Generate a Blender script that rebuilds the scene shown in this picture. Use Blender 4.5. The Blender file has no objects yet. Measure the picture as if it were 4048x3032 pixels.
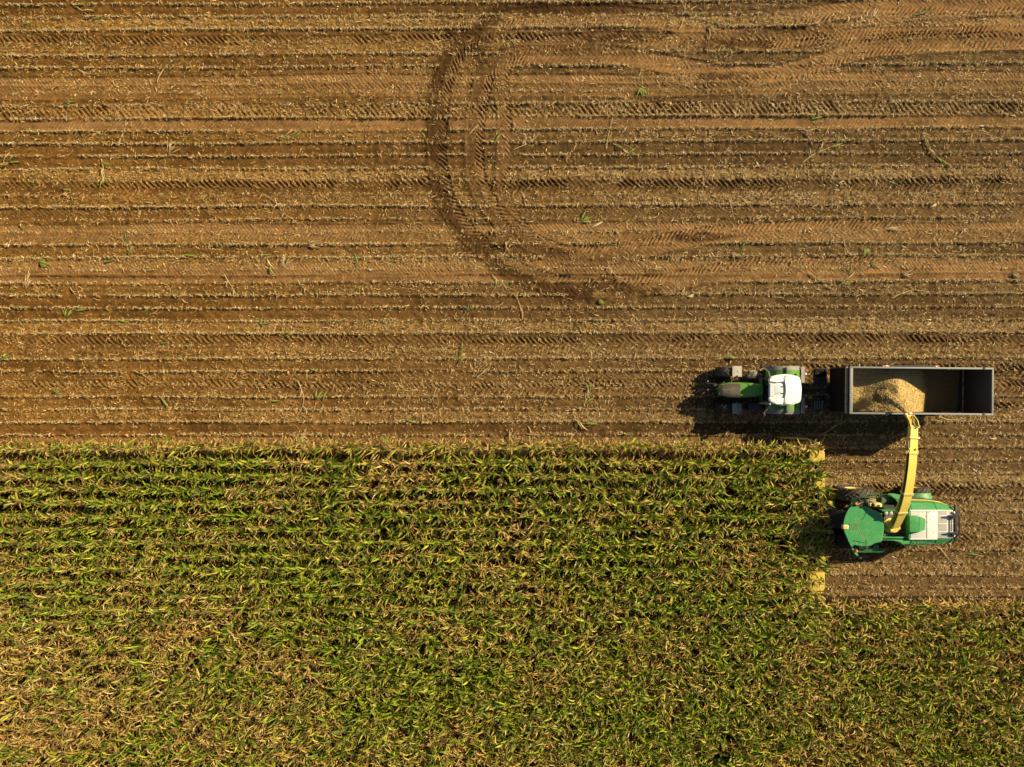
# Aerial view of a maize harvest: forage harvester, tractor and silage trailer
import bpy, bmesh, math, random
import numpy as np
from mathutils import Vector, Matrix

random.seed(7)
RNG = np.random.default_rng(11)
PI = math.pi
scene = bpy.context.scene
COL = scene.collection

# ------------------------------------------------------------------ camera
CAM_H = 45.0            # drone height (m)
FOC = 3015.0            # focal length in pixels of the 4048 px wide photo
cd = bpy.data.cameras.new('drone_camera')
cd.sensor_width = 36.0
cd.lens = 36.0 * FOC / 4048.0
cd.clip_start = 0.5
cd.clip_end = 6000
cam = bpy.data.objects.new('drone_camera', cd)
cam.location = (0, 0, CAM_H)
cam.rotation_euler = (0, 0, 0)
COL.objects.link(cam)
scene.camera = cam


def at(sx, sy, z=0.0):
    """point at height z that the photo shows at source pixel (sx, sy)"""
    k = (CAM_H - z) / FOC
    return Vector(((sx - 2024.0) * k, (1516.0 - sy) * k, z))


# ------------------------------------------------------------------ light
SUN_DIR = Vector((1.16, 0.635, 1.0)).normalized()
sd = bpy.data.lights.new('sun', 'SUN')
sd.energy = 5.0
sd.angle = math.radians(0.5)
sd.color = (1.0, 0.83, 0.52)
so = bpy.data.objects.new('sun', sd)
so.rotation_euler = (-SUN_DIR).to_track_quat('-Z', 'Y').to_euler()
so.location = (40, 20, 60)
COL.objects.link(so)
w = bpy.data.worlds.new('World')
scene.world = w
w.use_nodes = True
nt = w.node_tree
nt.nodes.clear()
sky = nt.nodes.new('ShaderNodeTexSky')
sky.sky_type = 'NISHITA'
sky.sun_disc = False
sky.sun_elevation = math.asin(SUN_DIR.z)
sky.sun_rotation = math.atan2(SUN_DIR.x, SUN_DIR.y)
bg = nt.nodes.new('ShaderNodeBackground')
bg.inputs['Strength'].default_value = 0.05
wo = nt.nodes.new('ShaderNodeOutputWorld')
nt.links.new(sky.outputs[0], bg.inputs[0])
nt.links.new(bg.outputs[0], wo.inputs[0])
scene.view_settings.view_transform = 'Standard'
scene.view_settings.look = 'None'
scene.view_settings.exposure = 0.55
scene.view_settings.gamma = 1.0
scene.render.resolution_x = 1024
scene.render.resolution_y = 767
scene.cycles.max_bounces = 6
scene.cycles.diffuse_bounces = 1
scene.cycles.transmission_bounces = 4
scene.cycles.transparent_max_bounces = 4


# ------------------------------------------------------------------ tags
def tag(o, label=None, cat=None, group=None, kind=None):
    if label: o['label'] = label
    if cat: o['category'] = cat
    if group: o['group'] = group
    if kind: o['kind'] = kind
    return o


def empty(name, loc, rz=0.0):
    o = bpy.data.objects.new(name, None)
    o.location = loc
    o.rotation_euler = (0, 0, rz)
    o.empty_display_size = 0.3
    COL.objects.link(o)
    return o


# ------------------------------------------------------------------ numpy mesh building
def np_mesh(name, verts, quads, mat, cols=None, smooth=False):
    me = bpy.data.meshes.new(name)
    nv, nq = len(verts), len(quads)
    me.vertices.add(nv)
    me.vertices.foreach_set('co', np.ascontiguousarray(verts, np.float32).ravel())
    k = quads.shape[1]
    me.loops.add(nq * k)
    me.loops.foreach_set('vertex_index', np.ascontiguousarray(quads, np.int32).ravel())
    me.polygons.add(nq)
    me.polygons.foreach_set('loop_start', np.arange(0, nq * k, k, dtype=np.int32))
    if smooth:
        me.polygons.foreach_set('use_smooth', np.ones(nq, dtype=bool))
    me.update(calc_edges=True)
    if cols is not None:
        a = me.attributes.new('Col', 'FLOAT_COLOR', 'POINT')
        c = np.ones((nv, 4), np.float32)
        c[:, :cols.shape[1]] = cols
        a.data.foreach_set('color', c.ravel())
    me.materials.append(mat)
    return me


def np_obj(name, verts, quads, mat, cols=None, smooth=False):
    o = bpy.data.objects.new(name, np_mesh(name, verts, quads, mat, cols, smooth))
    COL.objects.link(o)
    return o


def hash01(ix, iy, seed):
    h = (ix.astype(np.int64) * 374761393 + iy.astype(np.int64) * 668265263 + seed * 974634777) & 0xFFFFFFFF
    h = ((h ^ (h >> 13)) * 1274126177) & 0xFFFFFFFF
    h = (h ^ (h >> 16)) & 0xFFFFFF
    return h.astype(np.float32) / float(0xFFFFFF)


def vnoise(x, y, seed=0):
    x = np.asarray(x, np.float32); y = np.asarray(y, np.float32)
    ix = np.floor(x); iy = np.floor(y)
    fx = x - ix; fy = y - iy
    fx = fx * fx * (3 - 2 * fx); fy = fy * fy * (3 - 2 * fy)
    a = hash01(ix, iy, seed); b = hash01(ix + 1, iy, seed)
    c = hash01(ix, iy + 1, seed); d = hash01(ix + 1, iy + 1, seed)
    return (a * (1 - fx) + b * fx) * (1 - fy) + (c * (1 - fx) + d * fx) * fy


def fbm(x, y, seed=0, octv=4):
    s = 0; a = 0.5; t = 0
    for k in range(octv):
        s = s + a * vnoise(x * 2 ** k, y * 2 ** k, seed + k * 17)
        t += a; a *= 0.5
    return s / t


def sstep(a, b, x):
    t = np.clip((x - a) / (b - a), 0, 1)
    return t * t * (3 - 2 * t)


# ------------------------------------------------------------------ materials
def new_mat(name):
    m = bpy.data.materials.new(name)
    m.use_nodes = True
    n = m.node_tree
    n.nodes.clear()
    out = n.nodes.new('ShaderNodeOutputMaterial')
    return m, n, out


def paint(name, col, rough=0.45, metal=0.0, dust=0.15, dustcol=(0.33, 0.24, 0.14), scale=3.0, coat=0.0, bump=0.0, spec=0.5):
    """painted or moulded surface with blotchy dust and a little tone variation"""
    m, n, out = new_mat(name)
    b = n.nodes.new('ShaderNodeBsdfPrincipled')
    tc = n.nodes.new('ShaderNodeTexCoord')
    nz = n.nodes.new('ShaderNodeTexNoise')
    nz.inputs['Scale'].default_value = scale
    nz.inputs['Detail'].default_value = 6
    nz.inputs['Roughness'].default_value = 0.65
    n.links.new(tc.outputs['Object'], nz.inputs['Vector'])
    rp = n.nodes.new('ShaderNodeMapRange')
    rp.inputs[1].default_value = 0.42
    rp.inputs[2].default_value = 0.75
    rp.inputs[3].default_value = 0.12 * dust
    rp.inputs[4].default_value = dust
    n.links.new(nz.outputs['Fac'], rp.inputs[0])
    mx = n.nodes.new('ShaderNodeMix')
    mx.data_type = 'RGBA'
    mx.inputs[6].default_value = (*col, 1)
    mx.inputs[7].default_value = (*dustcol, 1)
    n.links.new(rp.outputs[0], mx.inputs[0])
    n.links.new(mx.outputs[2], b.inputs['Base Color'])
    rr = n.nodes.new('ShaderNodeMapRange')
    rr.inputs[3].default_value = max(0.05, rough - 0.08)
    rr.inputs[4].default_value = min(1.0, rough + 0.22)
    n.links.new(nz.outputs['Fac'], rr.inputs[0])
    n.links.new(rr.outputs[0], b.inputs['Roughness'])
    b.inputs['Metallic'].default_value = metal
    b.inputs['Specular IOR Level'].default_value = spec
    b.inputs['Coat Weight'].default_value = coat
    if bump:
        bp = n.nodes.new('ShaderNodeBump')
        bp.inputs['Strength'].default_value = bump
        bp.inputs['Distance'].default_value = 0.03
        n2 = n.nodes.new('ShaderNodeTexNoise')
        n2.inputs['Scale'].default_value = scale * 8
        n.links.new(tc.outputs['Object'], n2.inputs['Vector'])
        n.links.new(n2.outputs['Fac'], bp.inputs['Height'])
        n.links.new(bp.outputs[0], b.inputs['Normal'])
    n.links.new(b.outputs[0], out.inputs[0])
    return m


def glassy(name, col=(0.02, 0.03, 0.035)):
    m, n, out = new_mat(name)
    b = n.nodes.new('ShaderNodeBsdfPrincipled')
    b.inputs['Base Color'].default_value = (*col, 1)
    b.inputs['Roughness'].default_value = 0.08
    b.inputs['Specular IOR Level'].default_value = 0.7
    n.links.new(b.outputs[0], out.inputs[0])
    return m


def grid_mat(name, col, hole, sx, sy, wire=0.28, rough=0.5, axis_rot=0.0):
    """woven wire screen: bright wires over darker openings"""
    m, n, out = new_mat(name)
    b = n.nodes.new('ShaderNodeBsdfPrincipled')
    tc = n.nodes.new('ShaderNodeTexCoord')
    sp = n.nodes.new('ShaderNodeSeparateXYZ')
    n.links.new(tc.outputs['Object'], sp.inputs[0])

    def lines(sock, period):
        d = n.nodes.new('ShaderNodeMath'); d.operation = 'DIVIDE'
        d.inputs[1].default_value = period
        n.links.new(sock, d.inputs[0])
        f = n.nodes.new('ShaderNodeMath'); f.operation = 'FRACT'
        n.links.new(d.outputs[0], f.inputs[0])
        l = n.nodes.new('ShaderNodeMath'); l.operation = 'LESS_THAN'
        l.inputs[1].default_value = wire
        n.links.new(f.outputs[0], l.inputs[0])
        return l.outputs[0]
    mxx = n.nodes.new('ShaderNodeMath'); mxx.operation = 'MAXIMUM'
    n.links.new(lines(sp.outputs[0], sx), mxx.inputs[0])
    n.links.new(lines(sp.outputs[1], sy), mxx.inputs[1])
    nz = n.nodes.new('ShaderNodeTexNoise'); nz.inputs['Scale'].default_value = 5
    n.links.new(tc.outputs['Object'], nz.inputs['Vector'])
    mx = n.nodes.new('ShaderNodeMix'); mx.data_type = 'RGBA'
    mx.inputs[6].default_value = (*hole, 1)
    mx.inputs[7].default_value = (*col, 1)
    n.links.new(mxx.outputs[0], mx.inputs[0])
    m2 = n.nodes.new('ShaderNodeMix'); m2.data_type = 'RGBA'; m2.blend_type = 'MULTIPLY'
    m2.inputs[0].default_value = 0.22
    n.links.new(mx.outputs[2], m2.inputs[6])
    n.links.new(nz.outputs['Color'], m2.inputs[7])
    n.links.new(m2.outputs[2], b.inputs['Base Color'])
    b.inputs['Roughness'].default_value = rough
    n.links.new(b.outputs[0], out.inputs[0])
    return m


def attr_mat(name, rough=0.9, trans=0.0, noise=0.25, nscale=30.0, bump=0.0, spec=0.2, fine=None):
    """colour comes from the mesh (soil, straw, leaf pigment); optional leaf translucency"""
    m, n, out = new_mat(name)
    at_ = n.nodes.new('ShaderNodeAttribute'); at_.attribute_name = 'Col'
    tc = n.nodes.new('ShaderNodeTexCoord')
    nz = n.nodes.new('ShaderNodeTexNoise')
    nz.inputs['Scale'].default_value = nscale
    nz.inputs['Detail'].default_value = 5
    nz.inputs['Roughness'].default_value = 0.7
    n.links.new(tc.outputs['Object'], nz.inputs['Vector'])
    mr = n.nodes.new('ShaderNodeMapRange')
    mr.inputs[1].default_value = 0.3; mr.inputs[2].default_value = 0.7
    mr.inputs[3].default_value = 1 - noise; mr.inputs[4].default_value = 1 + noise
    n.links.new(nz.outputs['Fac'], mr.inputs[0])
    mu = n.nodes.new('ShaderNodeVectorMath'); mu.operation = 'SCALE'
    n.links.new(at_.outputs['Color'], mu.inputs[0])
    n.links.new(mr.outputs[0], mu.inputs['Scale'])
    b = n.nodes.new('ShaderNodeBsdfPrincipled')
    b.inputs['Roughness'].default_value = rough
    b.inputs['Specular IOR Level'].default_value = spec
    n.links.new(mu.outputs[0], b.inputs['Base Color'])
    if bump:
        bp = n.nodes.new('ShaderNodeBump')
        bp.inputs['Strength'].default_value = bump
        bp.inputs['Distance'].default_value = 0.05
        n2 = n.nodes.new('ShaderNodeTexNoise')
        n2.inputs['Scale'].default_value = 14; n2.inputs['Detail'].default_value = 6
        n2.inputs['Roughness'].default_value = 0.75
        n.links.new(tc.outputs['Object'], n2.inputs['Vector'])
        n.links.new(n2.outputs['Fac'], bp.inputs['Height'])
        n.links.new(bp.outputs[0], b.inputs['Normal'])
    if trans:
        t = n.nodes.new('ShaderNodeBsdfTranslucent')
        n.links.new(mu.outputs[0], t.inputs['Color'])
        ms = n.nodes.new('ShaderNodeMixShader'); ms.inputs[0].default_value = trans
        n.links.new(b.outputs[0], ms.inputs[1]); n.links.new(t.outputs[0], ms.inputs[2])
        n.links.new(ms.outputs[0], out.inputs[0])
    else:
        n.links.new(b.outputs[0], out.inputs[0])
    return m


M_SOIL = attr_mat('tilled_soil', rough=0.95, noise=0.34, nscale=11, bump=0.55, spec=0.1)
M_STRAW = attr_mat('chopped_straw', rough=0.7, trans=0.12, noise=0.15, nscale=20, spec=0.25)
M_LEAF = attr_mat('maize_leaf', rough=0.42, trans=0.24, noise=0.25, nscale=9, spec=0.22)
M_CHOP = attr_mat('chopped_maize', rough=0.85, noise=0.22, nscale=40, bump=0.25, spec=0.15)

GREEN_H = paint('harvester_green_paint', (0.028, 0.285, 0.075), 0.38, dust=0.22, dustcol=(0.30, 0.33, 0.16), coat=0.15)
GREEN_SHADE = paint('shaded_green_paint', (0.024, 0.21, 0.055), 0.45, dust=0.3)
GREEN_DK = paint('dark_green_paint', (0.015, 0.10, 0.03), 0.5, dust=0.3)
GREEN_T = paint('tractor_green_paint', (0.085, 0.27, 0.022), 0.35, dust=0.14, dustcol=(0.3, 0.32, 0.12), coat=0.2)
YELLOW = paint('harvester_yellow_paint', (0.94, 0.71, 0.115), 0.42, dust=0.16, dustcol=(0.62, 0.50, 0.24))
YELLOW_PALE = paint('worn_yellow_paint', (0.78, 0.62, 0.20), 0.5, dust=0.4, dustcol=(0.72, 0.60, 0.36))
YELLOW_MID = paint('dusty_yellow_paint', (0.66, 0.47, 0.06), 0.5, dust=0.35, dustcol=(0.55, 0.42, 0.18))
YELLOW_DK = paint('dark_yellow_paint', (0.45, 0.34, 0.03), 0.5, dust=0.3)
WHITE = paint('white_roof_paint', (0.90, 0.89, 0.85), 0.35, dust=0.05, dustcol=(0.75, 0.66, 0.5))
RUBBER = paint('tyre_rubber', (0.022, 0.021, 0.02), 0.85, dust=0.40, dustcol=(0.16, 0.115, 0.07), scale=5, bump=0.3)
RUBBER_D = paint('dusty_tyre_rubber', (0.06, 0.05, 0.042), 0.85, dust=0.65, dustcol=(0.22, 0.16, 0.10), scale=5, bump=0.3)
GREY_PLASTIC = paint('grey_mudguard_plastic', (0.20, 0.195, 0.18), 0.55, dust=0.45, dustcol=(0.42, 0.37, 0.28))
GREY_PALE = paint('sunlit_dusty_plastic', (0.30, 0.285, 0.25), 0.6, dust=0.4, dustcol=(0.40, 0.35, 0.27))
BLACK = paint('black_plastic', (0.02, 0.02, 0.022), 0.5, dust=0.14, dustcol=(0.2, 0.15, 0.1))
STEEL_D = paint('dark_steel', (0.032, 0.031, 0.030), 0.65, dust=0.35, dustcol=(0.12, 0.085, 0.05), spec=0.3)
STEEL = paint('grey_steel', (0.38, 0.38, 0.36), 0.45, metal=0.3, dust=0.3)
CHROME = paint('hydraulic_rod_chrome', (0.7, 0.7, 0.7), 0.15, metal=0.9, dust=0.05)
RIM_GREY = paint('worn_aluminium_rim', (0.24, 0.25, 0.245), 0.55, metal=0.1, dust=0.45, dustcol=(0.34, 0.31, 0.24), scale=6)
WALL_IN = paint('scuffed_trailer_steel', (0.085, 0.085, 0.09), 0.5, metal=0.2, dust=0.4, dustcol=(0.12, 0.085, 0.05), scale=2.5)
WALL_OUT = paint('dark_trailer_paint', (0.012, 0.010, 0.008), 0.9, dust=0.3, dustcol=(0.045, 0.028, 0.014), spec=0.1)
LATH = paint('trailer_front_lath', (0.36, 0.33, 0.22), 0.6, dust=0.4)
GRILLE = paint('dusty_bonnet_grille', (0.10, 0.085, 0.07), 0.7, dust=0.65, dustcol=(0.26, 0.20, 0.13), scale=8)
ORANGE = paint('orange_beacon_lens', (0.75, 0.20, 0.04), 0.25, dust=0.05)
RED = paint('red_lens', (0.55, 0.03, 0.03), 0.25, dust=0.05)
LENS = paint('clear_lens', (0.82, 0.82, 0.82), 0.15, dust=0.05)
DUSTY = paint('dusty_deck_plate', (0.34, 0.26, 0.16), 0.8, dust=0.6, dustcol=(0.42, 0.32, 0.20), bump=0.3)
GLASS = glassy('tinted_cab_glass')
GLASS_HATCH = glassy('roof_hatch_glass', (0.60, 0.67, 0.74))
SCREEN = grid_mat('radiator_screen_mesh', (0.80, 0.79, 0.75), (0.54, 0.53, 0.50), 0.055, 0.055)
SCREEN_W = grid_mat('pale_radiator_screen', (0.95, 0.95, 0.90), (0.78, 0.78, 0.74), 0.055, 0.055)
SCREEN_R = grid_mat('dusty_radiator_screen', (0.82, 0.81, 0.77), (0.50, 0.48, 0.44), 0.70, 0.44, wire=0.10)
DECK_MESH = grid_mat('black_walkway_mesh', (0.30, 0.28, 0.24), (0.008, 0.008, 0.008), 0.085, 0.085, wire=0.2)


def stripe_mat(name, period=0.28):
    m, n, out = new_mat(name)
    b = n.nodes.new('ShaderNodeBsdfPrincipled')
    tc = n.nodes.new('ShaderNodeTexCoord'); sp = n.nodes.new('ShaderNodeSeparateXYZ')
    n.links.new(tc.outputs['Object'], sp.inputs[0])
    a = n.nodes.new('ShaderNodeMath'); a.operation = 'ADD'
    n.links.new(sp.outputs[0], a.inputs[0])
    yz = n.nodes.new('ShaderNodeMath'); yz.operation = 'ADD'
    n.links.new(sp.outputs[1], yz.inputs[0]); n.links.new(sp.outputs[2], yz.inputs[1])
    n.links.new(yz.outputs[0], a.inputs[1])
    d = n.nodes.new('ShaderNodeMath'); d.operation = 'DIVIDE'; d.inputs[1].default_value = period
    n.links.new(a.outputs[0], d.inputs[0])
    f = n.nodes.new('ShaderNodeMath'); f.operation = 'FRACT'; n.links.new(d.outputs[0], f.inputs[0])
    l = n.nodes.new('ShaderNodeMath'); l.operation = 'LESS_THAN'; l.inputs[1].default_value = 0.5
    n.links.new(f.outputs[0], l.inputs[0])
    mx = n.nodes.new('ShaderNodeMix'); mx.data_type = 'RGBA'
    mx.inputs[6].default_value = (0.85, 0.83, 0.78, 1); mx.inputs[7].default_value = (0.60, 0.05, 0.04, 1)
    n.links.new(l.outputs[0], mx.inputs[0]); n.links.new(mx.outputs[2], b.inputs['Base Color'])
    b.inputs['Roughness'].default_value = 0.4
    n.links.new(b.outputs[0], out.inputs[0])
    return m


STRIPE = stripe_mat('red_white_warning_stripes')

# ================================================================== GROUND
ROW = 0.75
ROW0 = -3.0             # last stubble row in front of the standing maize
CORN_Y = -3.75          # first standing row
HEADER_X = 17.9         # rows of the cut swath are standing left of here
CUT_BOTTOM = -12.4


def P(dx, dy):          # overview pixel (2212 wide) on the ground
    return ((dx - 1106) / 36.61, (828.5 - dy) / 36.61)


def catmull(pts, step=0.12):
    pts = [np.array(p, float) for p in pts]
    pts = [2 * pts[0] - pts[1]] + pts + [2 * pts[-1] - pts[-2]]
    out = []
    for i in range(1, len(pts) - 2):
        p0, p1, p2, p3 = pts[i - 1:i + 3]
        n = max(2, int(np.linalg.norm(p2 - p1) / step))
        for t in np.linspace(0, 1, n, endpoint=False):
            out.append(0.5 * ((2 * p1) + (-p0 + p2) * t + (2 * p0 - 5 * p1 + 4 * p2 - p3) * t * t + (-p0 + 3 * p1 - 3 * p2 + p3) * t ** 3))
    out.append(pts[-2])
    return np.array(out)


def row_slope(y):       # the rows are not quite parallel to the photo's edge
    return 0.0065 * np.clip((y + 3) / 25.0, 0, 1)


def hline(y, x0=-40, x1=40, wob=0.05, seed=0):
    xs = np.arange(x0, x1, 1.5)
    ph = seed * 1.7
    ys = y + row_slope(y) * xs + wob * np.sin(xs * 0.21 + ph) + wob * 0.5 * np.sin(xs * 0.53 + ph * 2)
    return list(zip(xs, ys))


# polyline, width, depth, lug pitch, lug height, pattern (+1/-1 chevron, 2 / -2 diagonal), bare (reddish packed soil), moist (dark fresh soil)
TRACKS = [
    (hline(20.2, seed=1), 0.85, .05, .31, .075, 1, .15, .25),
    (hline(18.0, seed=2), 0.50, .06, .22, .030, 2, .85, .0),
    (hline(17.35, seed=2), 0.70, .04, .26, .034, 1, .50, .0),
    (hline(16.15, seed=3), 0.75, .06, .33, .070, 2, .1, .30),
    (hline(15.35, seed=4), 0.65, .05, .22, .025, -2, .8, .0),
    (hline(11.65, seed=5), 0.95, .06, .33, .080, 1, .1, .22),
    (hline(10.1, seed=6), 0.70, .03, .26, .028, 1, .1, .0),
    (hline(9.2, seed=7), 0.50, .06, .22, .030, 2, .9, .0),
    (hline(8.65, seed=7), 0.65, .04, .25, .036, -2, .60, .08),
    (hline(6.85, seed=8), 0.80, .05, .21, .030, 2, .9, .0),
    (hline(6.2, seed=9), 0.35, .04, .21, .025, -2, .9, .0),
    (hline(2.4, seed=10), 0.80, .05, .33, .080, 1, .15, .20),
    (hline(0.35, seed=16), 0.70, .05, .33, .030, 1, .0, .12),
    (hline(-0.25, seed=11), 0.85, .05, .33, .075, 1, .15, .20),
    (hline(-3.28, x1=16, seed=12), 0.30, .02, .24, .024, 2, .35, .0),
    # tyre tracks behind and in front of the trailer and the harvester
    (hline(0.72, x0=15.0, seed=13, wob=.02), 0.75, .06, .36, .10, 1, .1, .15),
    (hline(-1.45, x0=15.0, seed=14, wob=.02), 0.75, .06, .36, .10, 1, .1, .15),
    (hline(-6.25, x0=19.2, seed=15, wob=.02), 0.85, .06, .33, .09, 1, .1, .2),
    (hline(-9.25, x0=19.2, seed=17, wob=.02), 0.85, .06, .33, .09, 1, .1, .2),
]
U_OUT = [P(*p) for p in [(2270, 52), (2130, 46), (2034, 40), (1960, 46), (1884, 55), (1784, 70), (1659, 87), (1590, 83), (1530, 68), (1437, 45), (1340, 33), (1260, 30),
                         (1117, 38), (1050, 66), (990, 112), (962, 170), (950, 240), (945, 330), (955, 400), (985, 470), (1045, 535), (1130, 590), (1230, 618), (1340, 622), (1450, 608), (1560, 585), (1680, 574), (1800, 572), (2000, 570)]]
U_IN = [P(*p) for p in [(2270, 86), (2100, 90), (1984, 95), (1859, 107), (1759, 140), (1659, 160), (1560, 158), (1467, 142), (1319, 118), (1200, 118), (1110, 122), (1058, 155),
                        (1036, 220), (1026, 300), (1030, 380), (1058, 440), (1115, 500), (1200, 543), (1300, 550), (1400, 533), (1500, 512), (1600, 502), (1760, 496), (1950, 494)]]
U_MID = [P(*p) for p in [(1640, 84), (1527, 86), (1420, 84), (1304, 83), (1170, 96), (1105, 119), (1085, 170), (1092, 260), (1088, 360), (1096, 440), (1150, 520), (1220, 575)]]
U_TOP = [P(*p) for p in [(2270, 10), (2100, 12), (1960, 14), (1850, 18), (1730, 34), (1660, 36)]]
U_R1 = [P(*p) for p in [(2270, 52), (2130, 54), (1990, 62), (1870, 74), (1780, 88)]]
TRACKS += [
    (U_OUT, 1.05, .07, .28, .068, -1, .85, .95),
    (U_IN, 1.05, .07, .28, .068, -1, 1.0, .60),
    (U_MID, 0.75, .04, .28, .045, -1, .9, .45),
    (U_TOP, 1.0, .08, .28, .07, -1, .8, .55),
    (U_R1, 0.95, .08, .28, .07, -1, .85, .5),
    ([P(*p) for p in [(1800, 134), (1730, 150), (1640, 172), (1540, 190), (1440, 200)]], .55, .06, .30, .06, -1, .4, .3),
]

GX0, GX1, GY0, GY1 = -38.0, 38.0, -29.0, 29.5
xs = np.arange(GX0, GX1 + 0.02, 0.045, dtype=np.float32)
ys = np.concatenate([np.arange(GY0, -13.0, 0.30), np.arange(-13.0, GY1 + 0.02, 0.040)]).astype(np.float32)
NX, NY = len(xs), len(ys)
X, Y = np.meshgrid(xs, ys)
YR = Y - row_slope(Y) * X                     # row coordinate
H = np.zeros_like(X)
H += 0.045 * (fbm(X * 0.35, Y * 0.6, 3, 3) - .5)
H += 0.075 * (fbm(X * 1.9, Y * 2.6, 5, 3) - .5)
H += 0.075 * (fbm(X * 5.0, Y * 6.0, 9, 3) - .5)
rowpos = (YR - ROW0) / ROW
rfrac = rowpos - np.round(rowpos)
H += 0.055 * np.exp(-(rfrac / 0.10) ** 2) * sstep(.25, .75, vnoise(X * 2.6, rowpos.round() * 7.3, 21)) * (0.35 + 0.9 * vnoise(X * .5, rowpos.round() * 3.3, 23))
H += -0.02 * np.exp(-((np.abs(rfrac) - 0.24) / 0.10) ** 2)
BARE = np.zeros_like(X)
MOIST = np.zeros_like(X)
TRK = np.zeros_like(X)
for pts, wid, dep, pitch, amp, pat, bare, moist in TRACKS:
    L = catmull(pts, 0.25)
    seg = np.diff(L, axis=0)
    sl = np.linalg.norm(seg, axis=1)
    cum = np.concatenate([[0], np.cumsum(sl)])
    best = np.full(X.shape, 9.0, np.float32)
    S = np.zeros_like(X)
    D = np.zeros_like(X)
    R = wid / 2 + 0.55
    for i in range(len(seg)):
        x0, x1 = sorted((L[i, 0], L[i + 1, 0])); y0, y1 = sorted((L[i, 1], L[i + 1, 1]))
        ia, ib = np.searchsorted(xs, [x0 - R, x1 + R]); ja, jb = np.searchsorted(ys, [y0 - R, y1 + R])
        if ia >= ib or ja >= jb: continue
        u = seg[i] / sl[i]
        px = X[ja:jb, ia:ib] - L[i, 0]; py = Y[ja:jb, ia:ib] - L[i, 1]
        t = np.clip(px * u[0] + py * u[1], -1e-4, sl[i] + 1e-4)
        d = -px * u[1] + py * u[0]
        dist = np.hypot(px - t * u[0], py - t * u[1])
        b = best[ja:jb, ia:ib]
        k = dist < b
        b[k] = dist[k]
        S[ja:jb, ia:ib][k] = (cum[i] + t)[k]
        D[ja:jb, ia:ib][k] = d[k]
    inside = best < R
    s = S[inside]; d = D[inside]; ad = best[inside]
    xx = X[inside]; yy = Y[inside]
    edge = 1 - sstep(wid / 2 - 0.07, wid / 2 + 0.05, ad)
    endf = sstep(0, 1.6, s) * (1 - sstep(cum[-1] - 1.6, cum[-1], s))
    edge = edge * endf
    brk = sstep(0.30, 0.62, fbm(xx * 0.7 + 31, yy * 1.6, int(wid * 100) + 3, 4)) * 0.70 + 0.30
    turn = moist > .35
    if turn:
        brk = np.maximum(brk, .4) * (0.3 + 0.9 * sstep(-.05, .2, d))
    if abs(pat) == 1:
        ph = (s + pat * np.abs(d) * 0.95) / pitch + 0.5 * (d > 0)
    else:
        ph = (s + np.sign(pat) * d * 0.8) / pitch
    ph = ph + (0.9 if moist > .35 else .5) * (fbm(xx * 1.5, yy * 1.5, 77, 2) - .5)
    lug = sstep(-0.25, 0.45, np.sin(2 * PI * ph))
    h = H[inside]
    base = h * (1 - 0.45 * edge) - dep * edge * (0.35 + 0.65 * vnoise(xx * .6, yy * 2, 71))
    berm = 0.045 * np.exp(-((ad - wid / 2 - 0.08) / 0.07) ** 2) * vnoise(xx * 3, yy * 3, 5) * 1.2 * endf
    H[inside] = base + edge * 1.3 * amp * (lug - .35) * brk + berm
    bn = 0.55 + 0.6 * vnoise(xx * 0.5, yy * 1.5, 61)
    bw = (0.85 + 0.30 * sstep(2, 8, xx)) if turn else 1.0
    mw = (1 - 0.70 * sstep(5, 10, xx)) if turn else 1.0
    BARE[inside] = np.maximum(BARE[inside], edge * bare * bw * bn * (0.6 + 0.4 * brk))
    mq = fbm(xx * 0.45, yy * 0.55, 88 + int(wid * 100), 3) + 0.25 * (fbm(xx * 4, yy * 4, 33, 3) - .5)
    ww = wid / 2 + (0.30 if turn else 0)
    mm = (1 - sstep(ww - 0.3, ww + 0.3, ad + 0.35 * (fbm(xx * 2.5, yy * 2.5, 35, 2) - .5))) * moist * sstep(.40, .56, mq + (0.22 * (1 - sstep(2.5, 7.0, xx)) - 0.02) * turn) * endf
    if turn:
        mm = mm * mw * (1.0 - 0.75 * sstep(-.20, .20, d))
    MOIST[inside] = np.maximum(MOIST[inside], mm)
    TRK[inside] = np.maximum(TRK[inside], edge)

for bx_, by_, rx_, ry_ in ((1285, 622, 170, 20), (1520, 512, 95, 10), (1590, 95, 115, 15), (1330, 82, 100, 13), (1010, 95, 60, 45), (1190, 20, 150, 15), (1185, 548, 60, 16), (1055, 525, 75, 25),
                           (948, 270, 26, 90), (960, 430, 26, 50), (1700, 65, 60, 10), (1560, 165, 80, 9)):
    cx0, cy0 = P(bx_, by_)
    q_ = np.hypot((X - cx0) / (rx_ / 36.61), (Y - cy0) / (ry_ / 36.61))
    k_ = q_ < 1.6
    nz_ = fbm(X[k_] * 1.6, Y[k_] * 2.6, 211, 4)
    MOIST[k_] = np.maximum(MOIST[k_], .85 * (1 - sstep(.45, 1.25, q_[k_] + 1.6 * (nz_ - .5))))
H += np.clip(MOIST, 0, 1) * 0.12 * (fbm(X * 4.5, Y * 4.5, 201, 3) - .5)
# --- how littered each gap between rows is: the pattern repeats every 12-row pass
LIT12 = [0.10, 0.75, 0.25, 0.45, 0.30, 0.22, 0.55, 0.20, 1.0, 0.12, 0.10, 0.40]
gap = np.floor(rowpos)


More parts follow.
